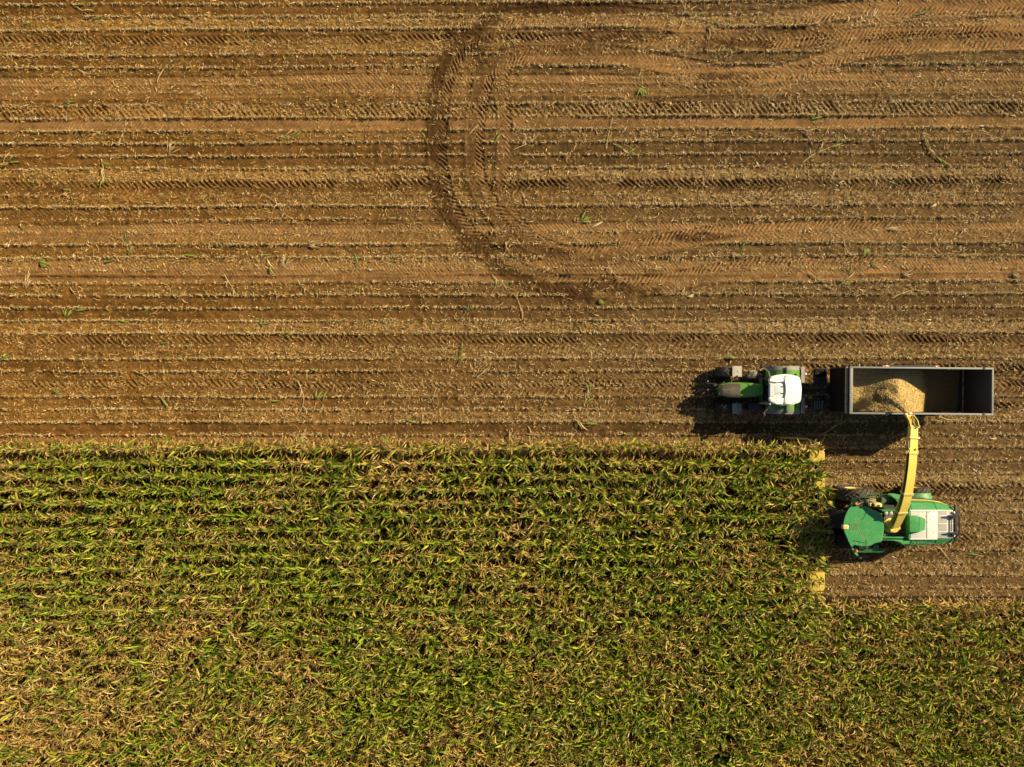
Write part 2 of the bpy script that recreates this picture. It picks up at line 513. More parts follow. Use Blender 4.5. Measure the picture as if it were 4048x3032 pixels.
def litter(x, y):
    yr = y - row_slope(y) * x
    rp = (yr - ROW0) / ROW
    g = np.floor(rp).astype(int)
    a = np.array(LIT12)[g % 12]
    f = rp - g
    a2 = np.where(f > 0.5, np.array(LIT12)[(g + 1) % 12], np.array(LIT12)[(g - 1) % 12])
    e = sstep(0.40, 0.65, np.abs(f - 0.5) * 1.0)
    a = a * (1 - e) + 0.5 * (a + a2) * e
    n = fbm(x * 0.28 + 5, y * 0.9, 41, 3)
    v = a * (0.35 + 1.25 * n) + 0.16 * (fbm(x * 0.8, y * 1.6, 47, 3) - .35)
    v = v + 0.05 * sstep(2, 26, x)
    v = np.where(y < -3.4, v * 0.85 + 0.12, v)
    return np.clip(v, 0.02, 1.5)


LIT = litter(X, Y)
# --- soil colour
c_dry = np.array([0.142, 0.076, 0.026]); c_dark = np.array([0.056, 0.029, 0.009])
c_bare = np.array([0.290, 0.162, 0.064]); c_moist = np.array([0.030, 0.013, 0.0032])
c_straw = np.array([0.34, 0.215, 0.085])
n1 = sstep(.25, .75, fbm(X * 0.22, Y * 0.9, 13, 4))
n2 = fbm(X * 3.0, Y * 3.5, 15, 4)
t = np.clip(0.45 * n1 + 0.55 * sstep(.3, .7, n2), 0, 1)[..., None]
C = c_dark * (1 - t) + c_dry * t
warm = sstep(22, -30, X)[..., None] if False else (1 - sstep(-30, 18, X))[..., None]
C = C * (1 + warm * np.array([0.24, 0.08, -0.30]) + (1 - warm) * np.array([-0.20, -0.12, 0.05]))
lt = (np.clip(LIT, 0, 1.2) * (0.25 + 0.75 * sstep(.36, .62, fbm(X * 6, Y * 9, 19, 3))) * 0.66)[..., None]
C = C * (1 - lt) + c_straw * (1 + warm * np.array([.05, -.04, -.35])) * lt
b = np.clip(BARE, 0, 1)[..., None] * 0.95
C = C * (1 - b) + c_bare * (0.75 + 0.5 * n2[..., None]) * b
mo = np.clip(MOIST, 0, 1)[..., None] * 0.85
C = C * (1 - mo) + c_moist * mo
crop_shade = ((Y < -3.55) & (X < 17.2)) | (Y < -12.55)
crop_shade = crop_shade * (fbm(X * 2, Y * 2, 401, 2) * .5 + .75)
C = C * (1 - np.clip(crop_shade, 0, 1))[..., None] + np.array([0.034, 0.020, 0.008]) * np.clip(crop_shade, 0, 1)[..., None]  # soil under the crop damp and darkened, gap shade put into the colour
fade = sstep(GX0, GX0 + 1.0, X) * (1 - sstep(GX1 - 1.0, GX1, X)) * sstep(GY0, GY0 + .6, Y) * (1 - sstep(GY1 - 1.0, GY1, Y))
H *= fade
idx = np.arange(NX * NY).reshape(NY, NX)
quads = np.stack([idx[:-1, :-1], idx[:-1, 1:], idx[1:, 1:], idx[1:, :-1]], -1).reshape(-1, 4)
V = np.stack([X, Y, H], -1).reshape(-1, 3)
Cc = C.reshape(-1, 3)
FAR = 2500.0
ring = np.array([[GX0, GY0, 0], [GX1, GY0, 0], [GX1, GY1, 0], [GX0, GY1, 0], [-FAR, -FAR, 0], [FAR, -FAR, 0], [FAR, FAR, 0], [-FAR, FAR, 0]], np.float32)
n0 = len(V)
V = np.concatenate([V, ring])
Cc = np.concatenate([Cc, np.tile(np.array([[0.19, 0.118, 0.052]]), (8, 1))])
rq = np.array([[n0 + i, n0 + 4 + i, n0 + 4 + (i + 1) % 4, n0 + (i + 1) % 4] for i in range(4)])
quads = np.concatenate([quads, rq])
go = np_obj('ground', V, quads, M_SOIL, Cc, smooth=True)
tag(go, kind='structure')


def ground_z(x, y):
    i = np.clip(((np.asarray(x) - GX0) / 0.045).round().astype(int), 0, NX - 1)
    j = np.clip(np.searchsorted(ys, np.asarray(y)), 0, NY - 1)
    return H[j, i]


# ================================================================== RESIDUE AND STUBBLE (uncountable litter)
STRAW_PAL = np.array([[0.56, 0.375, 0.175], [0.64, 0.46, 0.24], [0.46, 0.295, 0.13], [0.72, 0.56, 0.35], [0.36, 0.25, 0.10], [0.50, 0.40, 0.15], [0.30, 0.20, 0.09]])


def ribbons(cx, cy, cz, ang, length, width, lift, curl, col, tilt):
    """n flat bent strips of two quads each"""
    n = len(cx)
    dx, dy = np.cos(ang), np.sin(ang)
    bx, by = np.cos(ang + curl), np.sin(ang + curl)
    p0 = np.stack([cx - dx * length / 2, cy - dy * length / 2, cz], -1)
    p1 = np.stack([cx, cy, cz + lift], -1)
    p2 = np.stack([cx + bx * length / 2, cy + by * length / 2, cz + lift * (0.2 + RNG.random(n) * 1.2)], -1)
    sd = np.stack([-dy * np.cos(tilt), dx * np.cos(tilt), np.sin(tilt)], -1) * (width / 2)[:, None]
    v = np.stack([p0 - sd * .6, p0 + sd * .6, p1 - sd, p1 + sd, p2 - sd * .45, p2 + sd * .45], 1)
    o = np.arange(n)[:, None] * 6
    q = np.concatenate([o + np.array([0, 2, 3, 1]), o + np.array([2, 4, 5, 3])])
    return v.reshape(-1, 3), q, np.repeat(col, 6, axis=0)


def scatter(n_try, scale=1.0):
    x = RNG.uniform(-37.7, 37.7, n_try); y = RNG.uniform(-12.6, 29.2, n_try)
    ok = (y > -3.5) | (x > 17.6)
    x, y = x[ok], y[ok]
    p = litter(x, y)
    jj = np.clip(np.searchsorted(ys, y), 0, NY - 1); ii = np.clip(((x - GX0) / 0.045).round().astype(int), 0, NX - 1)
    p = p * (1 - 0.55 * BARE[jj, ii]) * (1 - 0.70 * np.clip(MOIST[jj, ii], 0, 1))
    p = p * (0.35 + 1.5 * sstep(.34, .66, fbm(x * 1.7, y * 2.6, 53, 3)))
    k = RNG.random(len(x)) < p * scale
    return x[k], y[k]


rx, ry = scatter(750000, 0.62)
n = len(rx)
ln = np.clip(RNG.lognormal(-2.12, 0.50, n), 0.05, 0.45)
wd = np.clip(RNG.lognormal(-3.72, 0.42, n), 0.012, 0.06)
ci = RNG.choice(len(STRAW_PAL), n, p=[.24, .20, .18, .11, .12, .09, .06])
rc = STRAW_PAL[ci] * RNG.uniform(0.75, 1.2, n)[:, None] * (1 + (1 - sstep(-30, 18, rx))[:, None] * np.array([.08, -.05, -.30]))
g = RNG.random(n) < 0.02
rc[g] = np.array([0.16, 0.24, 0.04])
v, q, c = ribbons(rx, ry, ground_z(rx, ry) + RNG.uniform(0.004, 0.03, n), RNG.uniform(0, 2 * PI, n), ln, wd, RNG.uniform(0.01, 0.10, n), RNG.normal(0, .5, n), rc, RNG.normal(0, .55, n))
ro = np_obj('straw_residue', v, q, M_STRAW, c)
ro_ok = True
tag(ro, 'pale chopped straw and leaf shreds scattered over the harvested soil', 'straw litter', kind='stuff')

# stubble: short cut stalks in rows with torn sheaths
sx_, sy_ = [], []
for k in range(-13, 43):
    yk = ROW0 + ROW * k
    x0 = -37.5 if k >= 0 else 18.4
    xx = np.arange(x0, 37.5, 0.155)
    xx = xx + RNG.normal(0, .035, len(xx))
    yy = yk + row_slope(np.full(len(xx), yk)) * xx / (1) + RNG.normal(0, .022, len(xx)) + 0.03 * np.sin(xx * .3 + k)
    keep = RNG.random(len(xx)) < 0.90 - 0.5 * (vnoise(xx * .5, xx * 0 + k * 3.1, 91) > .72)
    sx_.append(xx[keep]); sy_.append(yy[keep])
sx = np.concatenate(sx_); sy = np.concatenate(sy_)
jj = np.clip(np.searchsorted(ys, sy), 0, NY - 1); ii = np.clip(((sx - GX0) / 0.045).round().astype(int), 0, NX - 1)
flat = TRK[jj, ii]
keep = RNG.random(len(sx)) > 0.75 * flat
sx, sy, flat = sx[keep], sy[keep], flat[keep]
n = len(sx)
hz = RNG.uniform(0.11, 0.26, n) * (1 - 0.75 * flat)
rad = RNG.uniform(0.013, 0.024, n)
lx = RNG.normal(0, .035, n); ly = RNG.normal(0, .03, n)
gz = ground_z(sx, sy) - 0.02
ring_a = np.arange(5) * 2 * PI / 5
vb = np.stack([sx[:, None] + rad[:, None] * np.cos(ring_a), sy[:, None] + rad[:, None] * np.sin(ring_a), np.repeat(gz[:, None], 5, 1)], -1)
vt = np.stack([sx[:, None] + lx[:, None] + rad[:, None] * .95 * np.cos(ring_a), sy[:, None] + ly[:, None] + rad[:, None] * .95 * np.sin(ring_a),
               (gz + 0.02 + hz)[:, None] + rad[:, None] * np.cos(ring_a) * .8], -1)
v1 = np.concatenate([vb, vt], 1).reshape(-1, 3)
o = np.arange(n)[:, None] * 10
q1 = np.concatenate([o + np.array([i, (i + 1) % 5, 5 + (i + 1) % 5, 5 + i]) for i in range(5)] + [o + np.array([5, 6, 7, 8]), o + np.array([5, 8, 9, 5])[[0, 1, 2, 2]]][:6])
c1 = np.repeat(STRAW_PAL[RNG.choice([0, 1, 3, 5], n)] * RNG.uniform(.8, 1.15, n)[:, None], 10, axis=0)
m = 5
ex = np.repeat(sx, m) + RNG.normal(0, .045, n * m); ey = np.repeat(sy, m) + RNG.normal(0, .035, n * m)
el = RNG.uniform(.08, .26, n * m); ew = RNG.uniform(.016, .05, n * m)
ec = STRAW_PAL[RNG.choice(len(STRAW_PAL), n * m)] * RNG.uniform(.8, 1.2, n * m)[:, None]
gg = RNG.random(n * m) < 0.035
ec[gg] = np.array([.15, .22, .04])
v2, q2, c2 = ribbons(ex, ey, ground_z(ex, ey) + RNG.uniform(.01, .05, n * m), RNG.uniform(0, 2 * PI, n * m), el, ew, RNG.uniform(.0, .10, n * m) * np.repeat(1 - .7 * flat, m), RNG.normal(0, .6, n * m), ec, RNG.normal(0, .6, n * m))
v = np.concatenate([v1, v2]); q = np.concatenate([q1, q2 + len(v1)]); c = np.concatenate([c1, c2])
st = np_obj('stubble', v, q, M_STRAW, c)
tag(st, 'rows of short cut maize stubble with torn leaf sheaths', 'stubble', kind='stuff')

# ================================================================== STANDING MAIZE
G_PAL = np.array([[0.165, 0.245, 0.008], [0.265, 0.335, 0.014], [0.085, 0.155, 0.007], [0.420, 0.430, 0.040], [0.155, 0.260, 0.022]])
D_PAL = np.array([[0.52, 0.34, 0.09], [0.62, 0.43, 0.14], [0.38, 0.22, 0.055], [0.55, 0.41, 0.08], [0.68, 0.51, 0.22], [0.48, 0.27, 0.08]])


def maize(px, py, dry, lean_x, lean_y, hmul, nleaf=9, pz=None):
    """vectorised maize plants: returns verts, quads, colours and verts per plant"""
    n = len(px)
    pz = np.zeros(n) if pz is None else pz
    h = np.clip(RNG.normal(2.32, .14, n), 1.8, 2.7) * hmul
    az0 = RNG.uniform(0, 2 * PI, n)
    L = nleaf
    i = np.arange(L)[None, :]
    f = i / (L - 1.0)
    z = h[:, None] * (0.40 + 0.55 * f) + RNG.normal(0, .04, (n, L))
    az = az0[:, None] + PI * i + RNG.normal(0, .5, (n, L))
    ln = (0.43 + 0.41 * np.sin(PI * np.clip(0.12 + 0.80 * f, 0, 1))) * RNG.uniform(.65, 1.25, (n, L)) * (0.58 + 0.50 * np.abs(np.cos(az)))
    th0 = np.radians(48 + 26 * f + RNG.normal(0, 9, (n, L)))
    droop = np.radians(92 - 30 * f + RNG.normal(0, 22, (n, L)))
    wid = (0.108 - 0.022 * f) * RNG.uniform(.75, 1.2, (n, L))
    pd = np.clip(dry[:, None] * 1.0 + 0.55 * (1 - f) ** 1.5 - 0.10 + RNG.normal(0, .08, (n, L)), 0, 1)
    isd = RNG.random((n, L)) < pd
    droop = np.where(isd, droop * 1.35 + .25, droop)
    wid = np.where(isd, wid * RNG.uniform(.45, .85, (n, L)), wid)
    N = n * L
    z, az, ln, th0, droop, wid, isd = [a.reshape(N) for a in (z, az, ln, th0, droop, wid, isd)]
    hh = np.repeat(h, L); lx = np.repeat(lean_x, L); ly = np.repeat(lean_y, L)
    zb = z / hh
    bx = np.repeat(px, L) + lx * zb ** 1.6; by = np.repeat(py, L) + ly * zb ** 1.6
    T = 5
    t = np.linspace(0, 1, T)
    sway = RNG.normal(0, .32, N) * np.where(isd, 2.6, 1.0)
    tw0 = RNG.normal(0, .25, N); tw1 = RNG.normal(0, .55, N) * np.where(isd, 1.8, 1.0)
    pos = np.stack([bx, by, z + np.repeat(pz, L)], -1)
    cen = [pos]; tan = []
    for k in range(T):
        th = th0 - droop * t[k] ** 1.25
        a = az + sway * t[k]
        d = np.stack([np.cos(th) * np.cos(a), np.cos(th) * np.sin(a), np.sin(th)], -1)
        tan.append(d)
        if k < T - 1:
            thm = th0 - droop * ((t[k] + t[k + 1]) / 2) ** 1.25
            am = az + sway * (t[k] + t[k + 1]) / 2
            dm = np.stack([np.cos(thm) * np.cos(am), np.cos(thm) * np.sin(am), np.sin(thm)], -1)
            cen.append(cen[-1] + dm * (ln / (T - 1))[:, None])
    prof = np.array([.55, 1.0, .95, .62, .06])
    V = np.zeros((N, T, 3, 3), np.float32)
    for k in range(T):
        a = az + sway * t[k]
        side = np.stack([-np.sin(a), np.cos(a), np.zeros(N)], -1)
        up = np.cross(side, tan[k])
        tw = (tw0 + tw1 * t[k])[:, None]
        s = side * np.cos(tw) + up * np.sin(tw)
        nn = up * np.cos(tw) - side * np.sin(tw)
        wk = (wid * prof[k] / 2)[:, None]
        V[:, k, 0] = cen[k] - s * wk
        V[:, k, 1] = cen[k] - nn * wk * .45 * np.sign(nn[:, 2:3] + 1e-6)
        V[:, k, 2] = cen[k] + s * wk
    V[..., 2] = np.maximum(V[..., 2], 0.05)
    o = (np.arange(N) * T * 3)[:, None]
    q = []
    for k in range(T - 1):
        for j in range(2):
            q.append(o + np.array([k * 3 + j, k * 3 + j + 1, k * 3 + 4 + j, k * 3 + 3 + j]))
    Q = np.concatenate(q)
    gc = G_PAL[RNG.choice(len(G_PAL), N)] * RNG.uniform(.75, 1.25, N)[:, None]
    dc = D_PAL[RNG.choice(len(D_PAL), N)] * RNG.uniform(.75, 1.2, N)[:, None]
    base = np.where(isd[:, None], dc, gc)
    tip = base.copy()
    brown = (~isd) & (RNG.random(N) < .35)
    tip[brown] = dc[brown]
    cc = np.zeros((N, T, 3, 3), np.float32)
    for k in range(T):
        m = sstep(.55, 1.0, t[k])
        cc[:, k, :, :] = (base * (1 - m) + tip * m)[:, None, :]
    cc[:, :, 1, :] *= 1.12
    vs = [V.reshape(-1, 3)]; qs = [Q]; cs = [cc.reshape(-1, 3)]
    off = len(vs[0])
    # stalk
    r = .013
    ang = np.arange(4) * PI / 2
    lv = []
    for zz in (0.0, .55, 1.0):
        lv.append(np.stack([px[:, None] + (lean_x * zz ** 1.6)[:, None] + r * (1.1 - .6 * zz) * np.cos(ang), py[:, None] + (lean_y * zz ** 1.6)[:, None] + r * (1.1 - .6 * zz) * np.sin(ang),
                            np.repeat((h * zz + pz)[:, None], 4, 1)], -1))
    sv = np.stack(lv, 1).reshape(-1, 3)
    o = (off + np.arange(n) * 12)[:, None]
    qs.append(np.concatenate([o + np.array([a * 4 + j, a * 4 + (j + 1) % 4, a * 4 + 4 + (j + 1) % 4, a * 4 + 4 + j]) for a in range(2) for j in range(4)]))
    vs.append(sv)
    sc = np.where((dry > .5)[:, None], np.array([.42, .31, .12]), np.array([.26, .27, .07])) * RNG.uniform(.8, 1.2, n)[:, None]
    cs.append(np.repeat(sc, 12, axis=0))
    off += len(sv)
    # tassel
    K = 6
    tx = np.repeat(px + lean_x, K); ty = np.repeat(py + lean_y, K); tz = np.repeat(h + pz, K) - .05
    ta = RNG.uniform(0, 2 * PI, n * K); tl = RNG.uniform(.16, .34, n * K); sp = RNG.uniform(.15, .9, n * K)
    p0 = np.stack([tx, ty, tz], -1)
    d = np.stack([np.cos(ta) * np.sin(sp), np.sin(ta) * np.sin(sp), np.cos(sp)], -1)
    p1 = p0 + d * (tl * .55)[:, None]
    d2 = d.copy(); d2[:, 2] -= .55
    p2 = p1 + d2 * (tl * .5)[:, None]
    sdv = np.stack([-np.sin(ta), np.cos(ta), np.zeros(n * K)], -1) * .0085
    tv = np.stack([p0 - sdv, p0 + sdv, p1 - sdv, p1 + sdv, p2 - sdv * .6, p2 + sdv * .6], 1).reshape(-1, 3)
    o = (off + np.arange(n * K) * 6)[:, None]
    qs.append(np.concatenate([o + np.array([0, 2, 3, 1]), o + np.array([2, 4, 5, 3])]))
    vs.append(tv)
    tcv = np.array([.32, .20, .08]) * RNG.uniform(.7, 1.3, n * K)[:, None]
    cs.append(np.repeat(tcv, 6, axis=0))
    return np.concatenate(vs), np.concatenate(qs), np.concatenate(cs)


def dryness(x, y):
    d = 0.36 + 0.9 * (fbm(x * .16 + 3, y * .30, 101, 3) - .5) + 0.7 * (vnoise(x * .9, y * 1.2, 107) - .5)
    d = d + 0.30 * sstep(-8, -31, x) * 0 + 0.34 * (1 - sstep(-31, -10, x)) * (1 - sstep(-22, -11, y))
    d = d + 0.12 * sstep(18, 30, x) + 0.16 * (1 - sstep(-31, -12, x))
    d = d + 0.30 * (y > CORN_Y - .4) + 0.22 * ((x > HEADER_X) & (y > -13.2))
    return np.clip(d, .05, .92)


cx_, cy_ = [], []
for k in range(0, 32):                      # the outermost row (k = 0) is planted one by one below
    yk = CORN_Y - ROW * k
    x1 = 38.0 if yk < CUT_BOTTOM else (17.50 if (yk > -4.7 or yk < -10.7) else 17.72)
    xx = np.arange(-38.0, x1 if k else -33.1, 0.185)
    xx = xx + RNG.normal(0, .035, len(xx))
    yy = yk + RNG.normal(0, .035, len(xx)) + 0.04 * np.sin(xx * .3 + k)
    keep = RNG.random(len(xx)) < 0.97 - 0.15 * (vnoise(xx * .8, xx * 0 + k * 2.3, 191) > .75)
    cx_.append(xx[keep]); cy_.append(yy[keep])
px = np.concatenate(cx_); py = np.concatenate(cy_)
near = sstep(15.6, 17.4, px) * (py > CUT_BOTTOM)
v, q, c = maize(px, py, dryness(px, py), RNG.normal(0, .12, len(px)) + .12 * near, RNG.normal(0, .10, len(px)), 1 - .12 * near)
co = np_obj('maize_crop', v, q, M_LEAF, c)
tag(co, 'dense standing field of tall green and straw coloured maize', 'maize crop', kind='stuff')

# the outermost row, plant by plant
VAR = 30
vx = np.zeros(VAR)
variants = []
for k in range(VAR):
    v, q, c = maize(np.zeros(1), np.zeros(1), np.array([random.uniform(.45, .95)]), RNG.normal(0, .16, 1), np.array([random.gauss(.18, .16)]), random.uniform(.86, 1.06), 12)
    variants.append(np_mesh('maize_plant', v, q, M_LEAF, c))
x = -33.0
k = 0
nplants = 0
while x < 17.4 and nplants < 298:
    o = bpy.data.objects.new('maize_plant', variants[(k * 7 + random.randrange(3)) % VAR])
    o.location = (x, CORN_Y + random.gauss(0, .04) + .04 * math.sin(x * .3), 0)
    s = random.uniform(.92, 1.06)
    o.scale = (s, s, s)
    o.rotation_euler = (0, 0, random.choice([0, 0.25, -0.25, PI * .1, -PI * .1]))
    COL.objects.link(o)
    tag(o, 'tall maize plant in the outermost row of the crop, facing the bare stubble', 'maize plant', 'maize plants of the outermost row')
    x += 0.170 + random.uniform(-.03, .03)
    k += 1
    nplants += 1

# ================================================================== MESH HELPERS FOR THE MACHINES
class MB:
    def __init__(self):
        self.bm = bmesh.new()

    def _bev(self, faces, w, seg=2):
        if w <= 0: return
        es = list({e for f in faces for e in f.edges})
        bmesh.ops.bevel(self.bm, geom=es, offset=w, segments=seg, affect='EDGES', profile=0.5, clamp_overlap=True)

    def box(self, c, s, rot=(0, 0, 0), bev=0.0):
        c = Vector(c)
        from mathutils import Euler
        R = Euler(rot).to_matrix()
        vs = [self.bm.verts.new(c + R @ Vector((a * s[0] / 2, b * s[1] / 2, d * s[2] / 2))) for a in (-1, 1) for b in (-1, 1) for d in (-1, 1)]
        F = [(0, 1, 3, 2), (4, 6, 7, 5), (0, 4, 5, 1), (2, 3, 7, 6), (0, 2, 6, 4), (1, 5, 7, 3)]
        fs = [self.bm.faces.new([vs[i] for i in f]) for f in F]
        self._bev(fs, bev)
        return self

    def loft(self, rings, caps=True, closed=True, bev=0.0):
        rv = [[self.bm.verts.new(p) for p in r] for r in rings]
        n = len(rv[0]); fs = []
        for a, b in zip(rv[:-1], rv[1:]):
            for i in range(n if closed else n - 1):
                j = (i + 1) % n
                fs.append(self.bm.faces.new((a[i], a[j], b[j], b[i])))
        if caps:
            fs.append(self.bm.faces.new(rv[0][::-1])); fs.append(self.bm.faces.new(rv[-1]))
        if bev:
            es = [e for f in (fs[-2], fs[-1]) for e in f.edges] if caps else []
            bmesh.ops.bevel(self.bm, geom=es, offset=bev, segments=3, affect='EDGES', profile=0.5, clamp_overlap=True)
        return self

    def prism(self, top, z0, inset=0.0, bev=0.0):
        """top: list of 3-D points (roof polygon); extruded straight down to z0, optional shrink of the base"""
        cx = sum(p[0] for p in top) / len(top); cy = sum(p[1] for p in top) / len(top)
        bot = [(cx + (p[0] - cx) * (1 - inset), cy + (p[1] - cy) * (1 - inset), z0) for p in top]
        return self.loft([bot, top], bev=bev)

    def tube(self, path, r, seg=8, caps=True):
        path = [Vector(p) for p in path]
        rs = r if isinstance(r, (list, tuple)) else [r] * len(path)
        rings = []
        for i, p in enumerate(path):
            t = (path[min(i + 1, len(path) - 1)] - path[max(i - 1, 0)]).normalized()
            u = t.cross(Vector((0, 0, 1)))
            if u.length < 1e-3: u = t.cross(Vector((1, 0, 0)))
            u.normalize(); v = t.cross(u)
            rings.append([p + (u * math.cos(2 * PI * k / seg) + v * math.sin(2 * PI * k / seg)) * rs[i] for k in range(seg)])
        return self.loft(rings, caps)

    def cyl(self, p0, p1, r0, r1=None, seg=18):
        return self.tube([p0, p1], [r0, r0 if r1 is None else r1], seg)

    def lathe_y(self, c, prof, seg=40, caps=False):
        """profile of (radius, y offset) turned about the y axis through c"""
        rings = []
        for r, y in prof:
            rings.append([(c[0] + r * math.sin(2 * PI * k / seg), c[1] + y, c[2] + r * math.cos(2 * PI * k / seg)) for k in range(seg)])
        return self.loft(rings, caps)

    def lathe_z(self, c, prof, seg=24, caps=True):
        rings = [[(c[0] + r * math.cos(2 * PI * k / seg), c[1] + r * math.sin(2 * PI * k / seg), c[2] + z) for k in range(seg)] for r, z in prof]
        return self.loft(rings, caps)

    def ball(self, c, r, sc=(1, 1, 1), seg=12):
        m = Matrix.Translation(c) @ Matrix.Diagonal((*[r * k for k in sc], 1))
        bmesh.ops.create_uvsphere(self.bm, u_segments=seg, v_segments=seg // 2 + 2, radius=1, matrix=m)
        return self

    def obj(self, name, mat, parent=None, base=(0, 0, 0), sharp=34):
        bm = self.bm
        bmesh.ops.recalc_face_normals(bm, faces=bm.faces[:])
        bmesh.ops.translate(bm, vec=-Vector(base), verts=bm.verts[:])
        lim = math.radians(sharp)
        for f in bm.faces: f.smooth = True
        for e in bm.edges:
            if len(e.link_faces) == 2 and e.calc_face_angle(0) > lim: e.smooth = False
        me = bpy.data.meshes.new(name)
        bm.to_mesh(me); bm.free()
        me.materials.append(mat)
        o = bpy.data.objects.new(name, me)
        COL.objects.link(o)
        if parent is not None: o.parent = parent
        return o


def tyre_mb(c, R, W, rr, nl, lh=0.05, chev=1):
    m = MB()
    h = W / 2
    prof = [(rr, -h * .80), (rr + (R - rr) * .30, -h * .98), (rr + (R - rr) * .68, -h * 1.0), (R - .03, -h * .88), (R - .005, -h * .5), (R, 0),
            (R - .005, h * .5), (R - .03, h * .88), (rr + (R - rr) * .68, h * 1.0), (rr + (R - rr) * .30, h * .98), (rr, h * .80)]
    m.lathe_y(c, prof, 48)
    da = 2 * PI / nl
    for s in (-1, 1):
        for k in range(nl):
            a0 = k * da + (da / 2 if s > 0 else 0)
            pts = []
            for y, sw, rd in ((-.04 * s * 0 + .0 * s, 0, 0), (s * h * .55, -.55, -.006), (s * h * .97, -.95, -.05), (s * h * 1.01, -1.05, -.16)):
                for top in (0, 1):
                    for e in (-1, 1):
                        a = chev * (a0 + sw * da * 1.05) + e * da * .17
                        rad = R + rd + (lh if top else -0.02)
                        if rd < -.1: rad = R + rd + (lh * .3 if top else -.02)
                        pts.append((c[0] - rad * math.sin(a), c[1] + y, c[2] + rad * math.cos(a)))
            rings = [[pts[i * 4 + 0], pts[i * 4 + 1], pts[i * 4 + 3], pts[i * 4 + 2]] for i in range(4)]
            m.loft(rings)
    return m


def add_wheel(parent, base, c, R, W, rr, nl, tyre_mat, rim_mat, label=None):
    t = tyre_mb(c, R, W, rr, nl).obj('wheel', tyre_mat, parent, base)
    h = W / 2
    m = MB()
    for s in (-1, 1):
        m.lathe_y(c, [(rr * 1.03, s * h * .84), (rr * .97, s * h * .80), (rr * .90, s * h * .45), (rr * .55, s * h * .30), (rr * .30, s * h * .34), (rr * .28, s * h * .55), (0.01, s * h * .57)], 32)
        for k in range(8):
            a = k * PI / 4
            m.cyl((c[0] + rr * .42 * math.cos(a), c[1] + s * h * .30, c[2] + rr * .42 * math.sin(a)), (c[0] + rr * .42 * math.cos(a), c[1] + s * h * .40, c[2] + rr * .42 * math.sin(a)), .022, seg=6)
    m.obj('rim', rim_mat, t, base)
    if label: t['label'] = label
    return t


def arc_shell(m, cx, cz, r, a0, a1, y0, y1, th=0.03, n=14, drop=0.0):
    """curved mudguard over a wheel: angles from the vertical, + towards +x"""
    rings = []
    for k in range(n + 1):
        a = math.radians(a0 + (a1 - a0) * k / n)
        s, c = math.sin(a), math.cos(a)
        rings.append([(cx + r * s, y0, cz + r * c), (cx + r * s, y1, cz + r * c - drop), (cx + (r - th) * s, y1, cz + (r - th) * c - drop), (cx + (r - th) * s, y0, cz + (r - th) * c)])
    m.loft(rings)
    return m


# ================================================================== TRACTOR
def Q1(zx, zy, z): return at(2820 + zx * .13277, 1430 + zy * .13277, z)   # detail views of the photo, each point at its real height
def Q2(zx, zy, z): return at(3020 + zx * .13277, 1430 + zy * .13277, z)


BT = Vector((14.3, -0.37, 0))
tr = empty('tractor', BT)
tag(tr, 'green tractor with white cab roof towing the open silage trailer', 'tractor')
CY = -0.37
for yy in (0.99, -0.99):
    add_wheel(tr, BT, (15.58, CY + yy, 1.0), 0.96, 0.64, 0.55, 19, RUBBER, GREY_PLASTIC)
for yy in (1.06, -1.06):
    add_wheel(tr, BT, (12.52, CY + yy, 0.70), 0.66, 0.56, 0.38, 15, RUBBER_D if yy > 0 else RUBBER, GREY_PLASTIC)
# chassis, axles, front linkage
m = MB()
m.box((13.9, CY, .85), (3.6, .46, .5), bev=.04)
m.box((12.52, CY, .68), (.30, 1.75, .22), bev=.04)
m.box((15.58, CY, 1.0), (.50, 1.5, .46), bev=.06)
m.box((15.2, CY, 1.25), (1.5, .8, .3), bev=.05)
m.obj('chassis', STEEL_D, tr, BT)
m = MB()
for s in (-1, 1):
    m.tube([(12.0, CY + s * .28, .85), (11.55, CY + s * .36, .70), (11.25, CY + s * .40, .55)], .045)
    m.tube([(11.95, CY + s * .14, 1.1), (11.6, CY + s * .12, .95)], .05)
m.box((11.75, CY, .75), (.16, .72, .22), bev=.03)
m.cyl((11.9, CY, 1.15), (11.35, CY, .95), .04)
m.obj('front_linkage', STEEL_D, tr, BT)
m = MB()
m.ball((11.32, CY, .98), .07); m.ball((11.36, CY + .5, .72), .045)
m.obj('linkage_hook', CHROME, tr, BT)
# bonnet
st = [(11.84, .31, 1.80), (11.95, .35, 1.86), (12.43, .435, 1.93), (12.88, .44, 1.98), (13.57, .40, 2.06), (14.14, .33, 2.12)]


def hood_ring(x, wv, zt, off=0.0):
    prof = [(-1, 1.10), (-1.0, zt - .26), (-.90, zt - .09), (-.72, zt - .015), (-.3, zt + .012), (.3, zt + .012), (.72, zt - .015), (.90, zt - .09), (1.0, zt - .26), (1, 1.10)]
    return [(x, CY + a * (wv + off), z + (off if z > zt - .2 else 0)) for a, z in prof]


